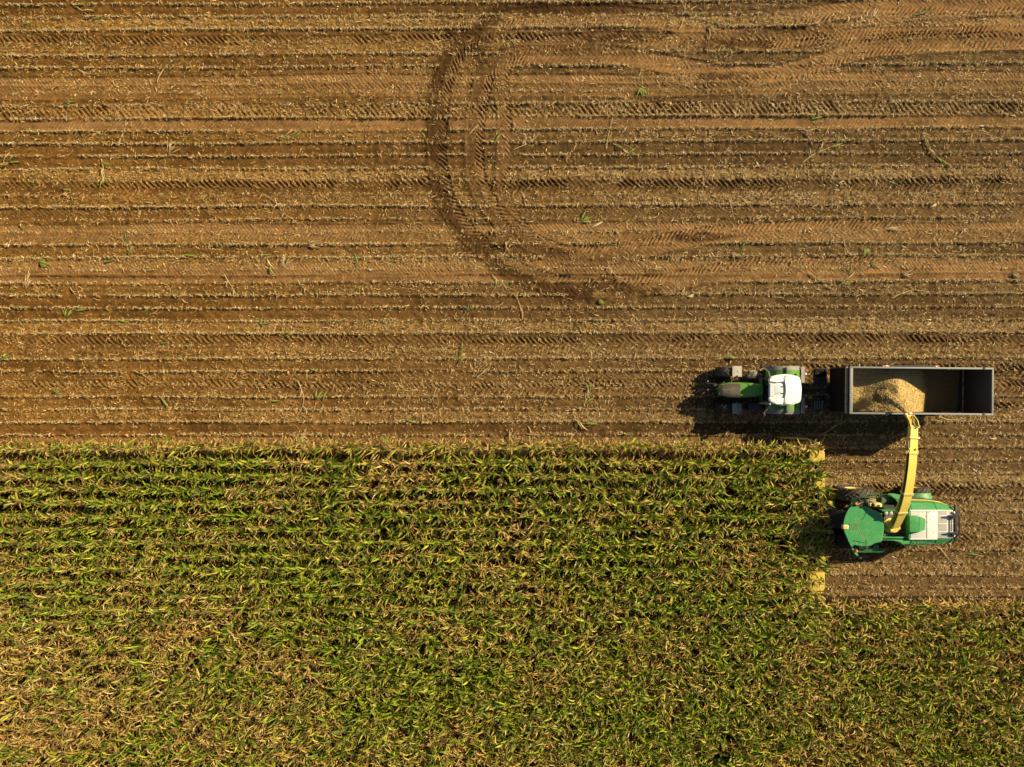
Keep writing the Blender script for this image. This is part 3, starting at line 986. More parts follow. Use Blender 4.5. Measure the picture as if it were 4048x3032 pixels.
m = MB()
m.loft([hood_ring(x, wv, zt) for x, wv, zt in st], bev=.03)
bn = m.obj('bonnet', GREEN_T, tr, BT)
m = MB()
for rings in (st[:4],):
    rr_ = []
    for x, wv, zt in rings:
        p = [(-.90, zt - .075), (-.72, zt + .0), (-.3, zt + .027), (.3, zt + .027), (.72, zt + .0), (.90, zt - .075)]
        q = [(x, CY + a * wv, z) for a, z in p]
        rr_.append(q + [(x, CY + a * wv, z - .03) for a, z in p[::-1]])
    m.loft(rr_)
for k in range(13):
    f = -0.80 + 1.6 * k / 12
    pa = []
    for x, wv, zt in st[:4]:
        pa.append((x + (.02 if x < 11.9 else 0), CY + f * wv, zt + .03 - .06 * max(0, abs(f) - .6)))
    m.tube(pa, .012, 5)
m.obj('bonnet_grille', GRILLE, tr, BT)
m = MB()
m.tube([(11.90, CY, 1.90), (12.15, CY, 1.95), (12.42, CY, 1.985)], .012, 6)
m.obj('bonnet_trim', STEEL, tr, BT)
m = MB()
for s in (-1, 1):
    m.box((11.86, CY + s * .18, 1.55), (.06, .16, .10), bev=.015)
m.obj('headlight', LENS, tr, BT)
# cab
CX0, CX1 = 14.22, 15.80
m = MB()
rb = [(CX0 - .02, CY - .62, 1.35), (CX0 - .02, CY + .62, 1.35), (CX1, CY + .66, 1.35), (CX1, CY - .66, 1.35)]
rt = [(CX0 + .10, CY - .68, 2.86), (CX0 + .10, CY + .68, 2.86), (CX1 - .02, CY + .72, 2.86), (CX1 - .02, CY - .72, 2.86)]
m.loft([rb, rt])
m.obj('cab_window', GLASS, tr, BT)
m = MB()
for a, b_ in zip(rb, rt):
    m.tube([a, b_], .05, 8)
m.box((14.17, CY, 1.60), (.10, 1.2, .5), bev=.03)
m.box((14.40, CY + .72, 2.45), (.10, .10, .9), bev=.03)
m.obj('cab_frame', GREEN_DK, tr, BT)
RO = [(150, 600), (145, 540), (165, 485), (230, 430), (400, 390), (620, 370), (820, 386), (980, 425), (1065, 470), (1092, 540), (1112, 690), (1122, 830), (1115, 970), (1102, 1110), (1085, 1190), (1030, 1225),
      (900, 1265), (700, 1300), (560, 1305), (400, 1285), (260, 1245), (190, 1205), (152, 1150), (147, 1090), (165, 1050), (185, 1035), (185, 640), (170, 620)]
m = MB()
m.prism([Q2(x, y, 2.99) for x, y in RO], 2.84, bev=.035)
roof = m.obj('cab_roof', WHITE, tr, BT)
m = MB()
PADS = [[(600, 480), (628, 580), (650, 700), (658, 830), (650, 960), (628, 1070), (600, 1185), (640, 1275), (760, 1262), (900, 1232), (1010, 1200), (1058, 1165), (1072, 1080), (1082, 960), (1086, 830), (1080, 700), (1066, 590), (1040, 520), (960, 470), (820, 430), (690, 410)],
        [(165, 605), (163, 545), (185, 495), (245, 452), (400, 412), (560, 398), (575, 480), (590, 560), (588, 600), (400, 612)],
        [(165, 1090), (168, 1150), (205, 1190), (270, 1228), (400, 1265), (560, 1282), (580, 1180), (590, 1110), (588, 1075), (400, 1068)]]
for i, pd in enumerate(PADS):
    m.prism([Q2(x, y, 3.13 if i == 0 else 3.11) for x, y in pd], 2.985, inset=-.02, bev=.05)
m.obj('roof_pad', WHITE, roof, BT)
m = MB()
m.prism([Q2(x, y, 3.025) for x, y in [(245, 650), (570, 655), (585, 840), (570, 1045), (245, 1045)]], 2.985, bev=.012)
m.prism([Q2(x, y, 3.03) for x, y in [(190, 650), (228, 650), (228, 1040), (190, 1040)]], 2.985, bev=.01)
m.obj('hatch_frame', WHITE, roof, BT)
m = MB()
m.prism([Q2(x, y, 3.034) for x, y in [(312, 700), (500, 700), (512, 985), (312, 985)]], 3.02, bev=.004)
m.obj('hatch_window', GLASS_HATCH, roof, BT)
m = MB()
m.box(Q2(540, 742, 3.045), (.13, .06, .03), bev=.01); m.box(Q2(540, 945, 3.045), (.13, .06, .03), bev=.01)
m.tube([Q2(250, 1020, 3.045), Q2(460, 920, 3.045), Q2(505, 915, 3.045)], .006, 5)
m.obj('hatch_hinge', BLACK, roof, BT)
# rear mudguards
for s in (1, -1):
    y = lambda o: CY + s * o
    m = MB()
    arc_shell(m, 15.58, 1.0, 1.10, -74, 42, y(.50), y(1.13), .03)
    fg = m.obj('rear_mudguard', GREEN_T, tr, BT)
    m = MB()
    arc_shell(m, 15.58, 1.0, 1.105, -76, 42.5, y(1.13), y(1.36), .03, drop=.07)
    arc_shell(m, 15.70, 1.0, 1.12, 35, 86, y(.42), y(1.33), .035)
    m.obj('mudguard_lip', GREY_PLASTIC, fg, BT)
    yy = 1.0 if s > 0 else 0
    m = MB()
    m.box(Q2(665, 250, 2.13) if s > 0 else Q2(675, 1440, 2.13), (.10, .34, .07), bev=.015)
    m.obj('grab_handle', BLACK, fg, BT)
    p = Q2(985, 372, 2.05) if s > 0 else Q2(1000, 1318, 2.05)
    m = MB(); m.box(p, (.085, .075, .08), bev=.02); m.obj('flasher', ORANGE, fg, BT)
    m = MB(); m.box(p + Vector((-.09, 0, 0)), (.06, .09, .09), bev=.01); m.tube([p + Vector((-.1, 0, 0)), p + Vector((-.34, .01 * s, -.02))], .018, 6)
    m.obj('flasher_bracket', BLACK, fg, BT)
    p = Q2(1240, 268, 1.55) if s > 0 else Q2(1255, 1425, 1.55)
    m = MB(); m.box(p, (.10, .13, .10), bev=.02); m.obj('tail_light', RED, fg, BT)
    p = Q2(1245, 362, 1.55) if s > 0 else Q2(1255, 1335, 1.55)
    m = MB(); m.box(p, (.11, .12, .10), bev=.02); m.obj('work_light', LENS, fg, BT)
# front mudguards
for s in (1, -1):
    m = MB()
    arc_shell(m, 12.52, .70, .80, 4, 80, CY + s * .76, CY + s * 1.37, .025)
    m.box((12.90, CY + s * 1.06, 1.42), (.03, .14, .03))
    m.box((12.95, CY + s * .78, 1.1), (.06, .25, .05))
    g_ = m.obj('front_mudguard', GREY_PALE if s > 0 else GREY_PLASTIC, tr, BT)  # sun-side guard gets a paler plastic, its lit tone put into the colour
# mirrors
for s, p0, p1, pm in ((1, Q2(140, 300, 2.75), Q1(1495, 175, 2.55), Q1(1430, 140, 2.45)), (-1, Q2(150, 1360, 2.70), Q1(1505, 1520, 2.5), Q1(1490, 1570, 2.4))):
    m = MB()
    m.tube([Q2(190, 470 if s > 0 else 1200, 2.85), p0, p1], .022, 6)
    a_ = m.obj('mirror_arm', STEEL, tr, BT)
    m = MB(); m.box(pm, (.10, .20, .34), rot=(0, 0, -.5 * s), bev=.03); m.obj('mirror', BLACK, a_, BT)
# tank, steps, exhaust
m = MB(); m.box((13.95, CY - .95, .95), (.86, .46, .55), bev=.09); m.obj('fuel_tank', BLACK, tr, BT)
m = MB()
for k in range(3):
    m.box((14.05, CY + .90 + .08 * (2 - k), .45 + .32 * k), (.36, .17, .035), bev=.01)
m.tube([(13.84, CY + 1.12, .45), (13.84, CY + .88, 1.35)], .02, 6); m.tube([(14.26, CY + 1.12, .45), (14.26, CY + .88, 1.35)], .02, 6)
m.obj('step', GREY_PLASTIC, tr, BT)
m = MB(); m.box((13.75, CY + .80, 1.0), (.50, .30, .45), bev=.06); m.obj('battery_box', BLACK, tr, BT)
m = MB(); m.cyl((14.16, CY - .74, 1.4), (14.16, CY - .74, 2.95), .055); m.cyl((14.16, CY - .74, 2.95), (14.21, CY - .76, 3.05), .055)
m.obj('exhaust_pipe', STEEL, tr, BT)
# rear linkage
m = MB()
for s in (-1, 1):
    m.tube([(15.9, CY + s * .30, .75), (16.55, CY + s * .42, .62)], .05)
    m.tube([(16.0, CY + s * .34, 1.35), (16.45, CY + s * .40, .75)], .04)
m.box((16.2, CY, .60), (.7, .16, .14), bev=.02)
m.box((16.3, CY + .30, 1.2), (.36, .14, .16), bev=.03)
m.obj('rear_linkage', STEEL_D, tr, BT)

# ================================================================== TRAILER
TL = Vector((22.02, -0.395, 0))
tl = empty('silage_trailer', TL, math.radians(-0.55))
tag(tl, 'long open dark steel trailer being filled with chopped maize', 'trailer')
TLX, TLW, TZ, FZ = 3.865, 1.28, 4.0, 1.30
m = MB()
m.box((0, TLW - .035, (TZ + FZ) / 2), (2 * TLX - .1, .05, TZ - FZ - .1))
m.box((0, -TLW + .035, (TZ + FZ) / 2), (2 * TLX - .1, .05, TZ - FZ - .1))
m.box((-TLX + .08, 0, (TZ + FZ) / 2), (.06, 2 * TLW - .122, TZ - FZ - .1))
m.box((TLX - .04, 0, (TZ + FZ) / 2), (.05, 2 * TLW - .122, TZ - FZ - .1))
wl = m.obj('wall', WALL_IN, tl)
m = MB()
for k in range(9):
    for s in (-1, 1):
        m.box((-3.5 + k * .875, s * (TLW + .005), 2.6), (.10, .028, 2.5))
m.box((-TLX + .035, 0, 2.4), (.028, 2 * TLW - .15, 2.1))
m.obj('wall_rib', WALL_OUT, wl)
m = MB(); m.box((0, 0, FZ), (2 * TLX - .13, 2 * TLW - .14, .06)); m.obj('floor', WALL_IN, tl)
m = MB()
m.box((-TLX + .08, 0, TZ - .03), (.16, 2 * TLW - .196, .10), bev=.012)
m.box((TLX - .045, 0, TZ - .03), (.09, 2 * TLW - .196, .10), bev=.012)
for s in (-1, 1):
    m.box((0, s * (TLW - .048), TZ - .03), (2 * TLX, .096, .104), bev=.012)
m.obj('top_rail', RIM_GREY, tl)
m = MB()
for s in (-1, 1):
    m.box((TLX - .52, s * (TLW - .06), TZ + .02), (.13, .125, .05), bev=.008)
m.obj('rail_latch', BLACK, tl)
m = MB()
for k in range(5):
    m.box((-TLX - .055, -1.02 + k * .51, 3.72), (.10, .49, .16), bev=.015)
m.obj('front_lath', LATH, tl)
m = MB()
m.box((.3, .45, 1.12), (6.8, .14, .26)); m.box((.3, -.45, 1.12), (6.8, .14, .26))
for k in range(6):
    m.box((-2.8 + k * 1.2, 0, 1.16), (.10, 2.3, .16))
m.obj('chassis', STEEL_D, tl)
m = MB()
m.loft([[(-3.3, -.35, .95), (-3.3, .35, .95), (-3.3, .35, 1.2), (-3.3, -.35, 1.2)], [(-4.4, -.14, .95), (-4.4, .14, .95), (-4.4, .14, 1.15), (-4.4, -.14, 1.15)], [(-5.6, -.11, .72), (-5.6, .11, .72), (-5.6, .11, .88), (-5.6, -.11, .88)]])
m.cyl((-5.55, 0, .78), (-5.85, 0, .72), .07)
m.cyl((-4.05, -.55, .55), (-4.05, -.55, 1.25), .05)
m.obj('drawbar', STEEL_D, tl)
m = MB()
m.lathe_z((-4.15, .05, 1.16), [(.26, 0), (.28, .03), (.28, .10), (.22, .13), (.05, .13)])
m.cyl((-4.35, .05, 1.30), (-5.2, .05, 1.02), .10); m.cyl((-5.2, .05, 1.02), (-5.75, .06, .9), .05)
m.obj('hydraulic_ram', STEEL_D, tl)
m = MB(); m.box((-4.28, .75, 1.05), (.78, .95, .05), bev=.01); fp_ = m.obj('front_platform', STEEL_D, tl)
m = MB(); m.box((-4.30, .98, 1.15), (.66, .42, .16), bev=.03); m.obj('tool_box', WALL_OUT, fp_)
m = MB(); m.box((-4.28, -.78, .95), (.76, .90, .04), bev=.01); fp_ = m.obj('front_platform', STEEL_D, tl)
for k in range(4):
    m = MB(); m.box((-4.55 + k * .14, -.88, 1.0), (.025, .48, .07)); m.obj('rung', STEEL, fp_)
for yy in (.40, -.45):
    m = MB(); m.box((-4.80, yy, 1.0), (.18, .17, .14), bev=.02); m.obj('wheel_chock', YELLOW_DK, tl)
for xx in (.15, 1.55):
    for s in (-1, 1):
        c_ = (xx, s * 1.02, .62)
        t_ = tyre_mb(c_, .60, .56, .32, 20, lh=.03).obj('wheel', RUBBER, tl)
        mm_ = MB(); mm_.lathe_y(c_, [(.33, s * .24), (.29, s * .12), (.12, s * .10), (.10, s * .2), (.01, s * .21)], 24); mm_.obj('rim', RIM_GREY, t_)
for s in (-1, 1):
    m = MB()
    m.box((.82, s * 1.12, 1.27), (3.35, .66, .04), bev=.01)
    m.box((.82, s * 1.43, 1.20), (3.35, .03, .16), bev=.005)
    m.box((-.86, s * 1.12, 1.0), (.03, .62, .5)); m.box((2.50, s * 1.12, 1.0), (.03, .62, .5))
    gd = m.obj('mudguard', WALL_OUT if s < 0 else STEEL_D, tl)
    m = MB()
    m.box((-.58, s * 1.36, 1.297), (.36, .15, .008)); m.box((2.36, s * 1.36, 1.297), (.22, .15, .008))
    m.obj('warning_stripe', STRIPE, gd)
m = MB()
for k in range(4):
    m.box((TLX + .012, -.9 + .6 * k, 2.6), (.028, .08, 2.4))
m.obj('tailgate_rib', WALL_OUT, tl)
m = MB()
for s in (-1, 1): m.box((TLX + .04, s * 1.0, 1.15), (.06, .22, .12), bev=.02)
m.obj('tail_light', RED, tl)

# ------------------------------------------------------------------ heap of chopped maize inside the trailer
hx = np.arange(-3.70, 3.46, 0.035); hy = np.arange(-1.20, 1.201, 0.035)
HX, HY = np.meshgrid(hx, hy)
n1 = fbm(HX * 1.3 + 9, HY * 1.3, 301, 3) - .5
cone = 3.42 - 0.74 * np.hypot((HX + 0.95) * 0.92, (HY - 0.02) * 0.62) ** 1.05
cone2 = 2.95 - 0.72 * np.hypot(HX + 0.35, (HY + .75) * .7)
left = 2.40 + .22 * HY + .10 * n1 + .12 * (HX < -3)
right = 1.62 + .10 * n1 - .10 * sstep(1.5, 3.4, HX) + 0.05 * HY
lev = left * (1 - sstep(-1.6, -.2, HX)) + right * sstep(-1.6, -.2, HX)
k_ = 9.0
Z = np.log(np.exp(k_ * (cone - 2)) + np.exp(k_ * (cone2 - 2)) + np.exp(k_ * (lev - 2))) / k_ + 2
cr = np.hypot(HX + 1.62, HY + .38)
Z -= .34 * np.exp(-(cr / .42) ** 2)
Z += .08 * n1 + .035 * (fbm(HX * 6, HY * 6, 305, 3) - .5) + 0.018 * (RNG.random(HX.shape) - .5)
Z = np.minimum(Z, 3.72)
ny_, nx_ = HX.shape
V = np.stack([HX, HY, Z], -1).reshape(-1, 3)
ix = np.arange(nx_ * ny_).reshape(ny_, nx_)
q = np.stack([ix[:-1, :-1], ix[:-1, 1:], ix[1:, 1:], ix[1:, :-1]], -1).reshape(-1, 4)
pal = np.array([[.62, .42, .155], [.70, .50, .21], [.52, .34, .115], [.76, .58, .28], [.54, .40, .12]])
cc = pal[RNG.choice(5, len(V), p=[.32, .28, .2, .12, .08])] * RNG.uniform(.8, 1.15, len(V))[:, None]
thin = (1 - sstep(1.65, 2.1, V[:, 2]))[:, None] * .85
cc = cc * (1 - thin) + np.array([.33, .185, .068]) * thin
# rim skirt so the heap is a closed body down to the floor
edge = np.concatenate([ix[0, :], ix[1:, -1], ix[-1, -2::-1], ix[-2:0:-1, 0]])
Vb = V[edge].copy(); Vb[:, 2] = FZ + .035
nb = len(V)
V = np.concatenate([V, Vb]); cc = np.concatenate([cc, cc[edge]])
ne = len(edge)
sk = np.array([[edge[i], edge[(i + 1) % ne], nb + (i + 1) % ne, nb + i] for i in range(ne)])[:, ::-1]
q = np.concatenate([q, sk])
nf = 12000
fx = RNG.uniform(-3.65, 3.4, nf); fy = RNG.uniform(-1.17, 1.17, nf)
fz = Z[np.clip(((fy + 1.2) / .035).round().astype(int), 0, ny_ - 1), np.clip(((fx + 3.7) / .035).round().astype(int), 0, nx_ - 1)]
v2, q2, c2 = ribbons(fx, fy, fz + .01, RNG.uniform(0, 2 * PI, nf), RNG.uniform(.03, .09, nf), RNG.uniform(.012, .03, nf), RNG.uniform(0, .025, nf), RNG.normal(0, .4, nf),
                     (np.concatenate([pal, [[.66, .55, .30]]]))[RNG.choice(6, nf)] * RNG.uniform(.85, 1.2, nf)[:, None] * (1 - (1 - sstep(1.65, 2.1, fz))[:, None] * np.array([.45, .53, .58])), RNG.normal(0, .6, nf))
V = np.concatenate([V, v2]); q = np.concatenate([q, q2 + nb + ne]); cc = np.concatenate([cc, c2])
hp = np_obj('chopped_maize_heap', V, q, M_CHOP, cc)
hp.location = TL; hp.rotation_euler = (0, 0, math.radians(-0.55))
tag(hp, 'golden heap of freshly chopped maize piled inside the open trailer', 'crop heap')

# ================================================================== FORAGE HARVESTER
def Z3(zx, zy, z): return at(3180 + zx * .31646, 1860 + zy * .31646, z)
def K6(zx, zy, z): return at(3480 + zx * .16899, 1900 + zy * .16899, z)
def C4(zx, zy, z): return at(3240 + zx * .12658, 1900 + zy * .12658, z)
def C5(zx, zy, z): return at(3240 + zx * .12658, 2040 + zy * .12658, z)


BH = Vector((21.2, -7.75, 0))
hv = empty('forage_harvester', BH)
tag(hv, 'green and yellow forage harvester cutting maize, its spout raised over the trailer', 'harvester')
HY0 = -7.75
for s in (1, -1):  # tyres away from the sun in darker rubber, their shade put into the colour
    add_wheel(hv, BH, (19.72, HY0 + s * (1.42 if s > 0 else 1.25), 1.03), 1.0, .72, .50, 20, RUBBER_D if s > 0 else RUBBER, YELLOW)
    add_wheel(hv, BH, (23.42, HY0 + s * (1.46 if s > 0 else 1.15), .76), .72, .60, .36, 17, RUBBER_D if s > 0 else RUBBER, YELLOW)
# chassis
m = MB()
m.box((21.6, HY0, 1.15), (5.6, 1.2, .6), bev=.06)
m.box((19.72, HY0, 1.03), (.5, 2.2, .45), bev=.06)
m.box((23.45, HY0, .74), (.35, 2.1, .3), bev=.05)
m.obj('chassis', STEEL_D, hv, BH)
# rear body: tapering hull
SEC = [(1312, 343, 486, 862, 938), (1340, 345, 486, 862, 938), (1600, 352, 488, 858, 926), (1750, 378, 491, 856, 908), (1850, 425, 496, 851, 886), (1900, 478, 520, 830, 856)]
rings = []
for zx, a, b, c, d in SEC:
    sh = 0.06 if zx > 1880 else 0
    pa, pb, pc, pd = Z3(zx, a, 2.05), Z3(zx, b, 2.86 - sh), Z3(zx, c, 2.86 - sh), Z3(zx, d, 2.05)
    xx = pb.x
    pm1 = (pa + pb) / 2 + Vector((0, .10, .16)); pm2 = (pc + pd) / 2 + Vector((0, -.10, .16))
    rings.append([(xx, pa.y, 1.1), (xx, pa.y, 2.05), (xx, pm1.y, pm1.z), (xx, pb.y, pb.z), (xx, pc.y, pc.z), (xx, pm2.y, pm2.z), (xx, pd.y, 2.05), (xx, pd.y, 1.1)])
m = MB(); m.loft(rings, bev=.03)
body = m.obj('body', GREEN_H, hv, BH)
# yellow pinstripes and black vents on the flanks (follow the hull's shoulder)
for s in (0, 1):
    m = MB(); pts = []
    for k, r in enumerate(rings):
        a = Vector(r[1 if s == 0 else 6]); b = Vector(r[2 if s == 0 else 5])
        pts.append(a.lerp(b, .42) + Vector((0, .012 if s == 0 else -.012, .012)))
    m.tube(pts, .024, 6)
    m.obj('pinstripe', YELLOW, body, BH)
    m = MB(); loop = []
    for k, r in enumerate(rings[:4]):
        a = Vector(r[1 if s == 0 else 6]); b = Vector(r[2 if s == 0 else 5])
        o_ = Vector((0, .02 if s == 0 else -.02, .015))
        loop.append([a.lerp(b, .34) + o_, a.lerp(b, -.02) + o_, a + Vector((0, .02 if s == 0 else -.02, -.35)), a + Vector((0, 0, -.35)), a.lerp(b, .30)])
    m.loft(loop)
    m.obj('side_vent', GRILLE, body, BH)
m = MB()
for i, f in ((1, .0), (2, .35), (4, .0)):
    a, b = rings[i], rings[min(i + 1, len(rings) - 1)]
    pth_ = [Vector(a[j]).lerp(Vector(b[j]), f) for j in range(1, 4)]
    m.tube([p + Vector((0, .006, .008)) for p in pth_], .011, 5)
    pth_ = [Vector(a[j]).lerp(Vector(b[j]), f) for j in range(6, 3, -1)]
    m.tube([p + Vector((0, -.006, .008)) for p in pth_], .011, 5)
m.obj('panel_seam', BLACK, body, BH)
# rear wheel guards
for s in (1, -1):
    m = MB()
    o1 = 1.16 if s > 0 else .9
    arc_shell(m, 23.30, .76, 1.06, -50, 34, HY0 + s * o1, HY0 + s * (o1 + .34), .04, drop=.16)
    m.obj('rear_mudguard', GREEN_H, hv, BH)
# top screens
m = MB(); m.prism([K6(x, y, 2.93) for x, y in [(712, 715), (1094, 715), (1094, 1352), (712, 1352)]], 2.85, bev=.01); m.obj('radiator_screen', SCREEN, hv, BH)
m = MB(); m.prism([K6(x, y, 2.955) for x, y in [(1093, 715), (1340, 715), (1340, 1352), (1093, 1352)]], 2.85, bev=.01); m.obj('radiator_screen', SCREEN_W, hv, BH)
m = MB(); m.prism([K6(x, y, 2.93) for x, y in [(1339, 700), (1725, 712), (1725, 1345), (1339, 1352)]], 2.85, bev=.01); m.obj('radiator_screen', SCREEN_R, hv, BH)
m = MB()
m.prism([K6(x, y, 2.96) for x, y in [(705, 688), (1325, 684), (1325, 708), (705, 712)]], 2.85)
m.prism([K6(x, y, 2.96) for x, y in [(705, 1355), (1335, 1355), (1335, 1376), (705, 1376)]], 2.85)
m.prism([K6(x, y, 2.955) for x, y in [(1330, 686), (1700, 692), (1700, 706), (1330, 708)]], 2.85)
m.obj('screen_edge', WHITE, hv, BH)
m = MB(); m.prism([K6(x, y, 2.98) for x, y in [(665, 690), (703, 690), (703, 1378), (665, 1378)]], 2.6, bev=.01); m.obj('screen_frame', GREEN_H, hv, BH)
# green box on the screens
m = MB()
t0 = [K6(x, y, 3.28) for x, y in [(690, 838), (908, 838), (908, 1205), (690, 1205)]]
m.prism(t0, 2.94, bev=.02)
m.loft([[K6(912, 838, 3.27), K6(912, 1205, 3.27), K6(912, 1205, 2.95), K6(912, 838, 2.95)], [K6(1054, 895, 3.12), K6(1054, 1140, 3.12), K6(1050, 1140, 2.95), K6(1050, 895, 2.95)]])
m.obj('air_intake_box', GREEN_H, hv, BH)
# rear rail with lamps
m = MB()
m.tube([K6(1735, 715, 2.95), K6(1790, 745, 3.05), K6(1838, 800, 3.1), K6(1850, 860, 3.1), K6(1850, 1210, 3.1), K6(1835, 1275, 3.1), K6(1770, 1310, 3.0), K6(1735, 1325, 2.95)], .035, 8)
m.box((K6(1770, 1030, 2.9).x, HY0 + .04, 2.86), (.14, 2.0, .12), bev=.02)
m.tube([K6(1660, 870, 3.0), K6(1660, 1190, 3.0)], .03, 6)
m.obj('rear_rail', BLACK, hv, BH)
for zy in (825, 1225):
    m = MB()
    m.ball(K6(1700, zy, 3.12), 1, (.36, .055, .07))
    m.ball(K6(1690, zy + 45, 3.02), 1, (.11, .09, .10))
    m.obj('rear_light_pod', STEEL_D, hv, BH)
m = MB()
for zy in (745, 1290): m.ball(K6(1722, zy, 3.0), .07, (1, 1, .8))
m.obj('beacon_base', LENS, hv, BH)
# engine and chopper deck between the cab and the screens
m = MB(); m.box(((Z3(985, 0, 2.3).x + Z3(1310, 0, 2.3).x) / 2, HY0 + .02, 2.1), (Z3(1312, 0, 2.3).x - Z3(980, 0, 2.3).x, 1.86, .5)); m.obj('engine_deck', BLACK, hv, BH)
m = MB(); m.prism([K6(x, y, 2.48) for x, y in [(85, 700), (600, 700), (600, 1305), (85, 1305)]], 2.40); m.obj('walkway_grate', DECK_MESH, hv, BH)
m = MB()
m.prism([K6(x, y, 2.80) for x, y in [(60, 1318), (660, 1318), (660, 1352), (60, 1352)]], 2.3, bev=.01)
m.prism([K6(x, y, 2.78) for x, y in [(40, 1384), (660, 1384), (700, 1470), (540, 1500), (440, 1420), (300, 1400), (40, 1396)]], 2.0, bev=.03)
m.prism([K6(x, y, 2.70) for x, y in [(40, 694), (640, 690), (640, 706), (40, 712)]], 2.3)
m.prism([K6(x, y, 2.72) for x, y in [(88, 722), (186, 722), (186, 784), (88, 784)]], 2.4, bev=.02)
m.prism([K6(x, y, 2.72) for x, y in [(200, 722), (296, 722), (296, 784), (200, 784)]], 2.4, bev=.02)
m.obj('deck_trim', GREEN_H, hv, BH)
m = MB()
for p in ((135, 765), (245, 765)): m.lathe_z(K6(*p, 2.73), [(.10, 0), (.10, .04), (.04, .06)])
m.cyl(K6(628, 1255, 2.5), K6(628, 1255, 2.62), .06)
m.obj('filler_cap', STEEL, hv, BH)
m = MB(); m.lathe_z(K6(560, 1030, 2.49), [(.55, 0), (.55, .02), (.50, .02), (.50, 0)], 28, caps=False); m.obj('turret_ring', STEEL_D, hv, BH)
# flank in front of the rear wheel: rounded green panel round the dark wheel arch
m = MB()
arc = [(1185, 470), (1178, 440), (1160, 385), (1120, 345), (1075, 318), (1050, 305)]
out_ = [(1330, 480), (1330, 430), (1300, 350), (1210, 305), (1120, 288), (1048, 285)]
m.loft([[Z3(*a, 2.5 if i < 3 else 2.1) for i, a in enumerate(arc)] + [Z3(*a, 2.5 if i < 3 else 2.1) for i, a in reversed(list(enumerate(out_)))],
        [Z3(*a, 1.9) for a in arc] + [Z3(*a, 1.9) for a in reversed(out_)]])
m.obj('side_panel', GREEN_H, hv, BH)
m = MB()
m.box((21.0, HY0 - .98, 1.6), (1.6, .40, .3), bev=.05)
m.obj('flank_tank', BLACK, hv, BH)
m = MB()
m.prism([Z3(x, y, 1.9) for x, y in [(960, 330), (1100, 330), (1175, 400), (1175, 470), (960, 470)]], 1.5, bev=.04)
m.obj('wheel_arch', GREEN_DK, hv, BH)
# left deck with bin, tank and rails
m = MB(); m.prism([Z3(x, y, 1.95) for x, y in [(620, 330), (895, 325), (895, 420), (640, 435)]], 1.85, bev=.01); m.obj('side_deck', DUSTY, hv, BH)
m = MB(); m.prism([C4(x, y, 2.35) for x, y in [(1500, 690), (1700, 670), (1700, 805), (1530, 805)]], 1.9, bev=.03); m.obj('tool_box', GREEN_DK, hv, BH)
m = MB(); m.prism([C4(x, y, 2.362) for x, y in [(1575, 700), (1635, 700), (1645, 795), (1590, 795)]], 2.35); m.obj('warning_decal', YELLOW_PALE, hv, BH)
m = MB(); m.prism([C4(x, y, 2.5) for x, y in [(1700, 710), (1920, 700), (1965, 740), (1965, 835), (1730, 835)]], 1.95, bev=.06); tk = m.obj('yellow_tank', YELLOW_PALE, hv, BH)
m = MB(); m.lathe_z(C4(1840, 790, 2.5), [(.075, -.01), (.075, .04), (.03, .05)], 16); m.obj('tank_cap', BLACK, tk, BH)
m = MB()
m.tube([C4(1200, 520, 2.7), C4(1840, 515, 2.7), C4(1915, 470, 2.7), C4(1930, 395, 2.7), C4(1850, 330, 2.7)], .022, 6)
m.tube([C4(1340, 445, 2.0), C4(1750, 420, 2.0), C4(1870, 385, 2.0)], .045, 6)
for p in ((1230, 520), (1520, 518), (1810, 515), (1920, 440)):
    m.tube([C4(*p, 2.7), C4(p[0] - 20, p[1] + 30, 1.9)], .018, 6)
m.tube([C4(1210, 485, 2.3), C4(1800, 478, 2.3)], .03, 6)
m.tube([C4(1930, 440, 2.3), C4(2150, 430, 2.3)], .018, 6)
m.obj('deck_rail', GREEN_DK, hv, BH)
# right hand step rail
m = MB()
m.tube([C5(1150, 1000, 1.9), C5(1190, 1090, 1.85), C5(1230, 1120, 1.8), C5(1970, 1122, 1.8), C5(2010, 1090, 1.85), C5(2040, 1020, 1.9)], .022, 6)
m.tube([C5(1200, 1065, 1.8), C5(2000, 1065, 1.8)], .02, 6)
m.tube([C5(1250, 1015, 1.7), C5(1900, 1020, 1.7)], .02, 6)
for p in (1340, 1570, 1820): m.tube([C5(p, 1118, 1.8), C5(p - 10, 1000, 1.6)], .016, 6)
m.box(C5(1600, 990, 1.25), (.9, .36, .05))
m.obj('step_rail', GREEN_H, hv, BH)
# cab
ROOF = [(480, 700), (484, 650), (492, 605), (508, 555), (530, 505), (556, 462), (585, 447), (612, 452), (650, 443), (720, 442), (780, 450), (850, 487), (910, 510), (945, 528), (975, 575), (990, 640), (994, 720), (988, 800), (972, 870), (955, 895),
        (885, 908), (840, 935), (790, 952), (700, 950), (640, 938), (608, 930), (610, 945), (592, 958), (575, 950), (556, 905), (530, 850), (506, 792), (488, 745)]
m = MB()
def Z3s(x, y, z, k=1.0, cx=740, cy=700): return Z3(cx + (x - cx) * k, cy + (y - cy) * k, z)
m.loft([[Z3s(x, y, 3.42, .97) for x, y in ROOF], [Z3s(x, y, 3.52, 1.0) for x, y in ROOF], [Z3s(x, y, 3.68, 1.0) for x, y in ROOF], [Z3s(x, y, 3.745, .965) for x, y in ROOF]])
cr_ = m.obj('cab_roof', GREEN_H, hv, BH)
m = MB()
seam = [(1440, 835 + 0), (1440, 1050), (1380, 1150), (1300, 1240), (1262, 1320), (1250, 1420), (1262, 1540)]
pth = [C4(x, y, 3.752) for x, y in seam] + [C5(x, y, 3.752) for x, y in [(1285, 530), (1330, 600), (1455, 745), (1452, 940)]]
m.tube(pth, .014, 6)
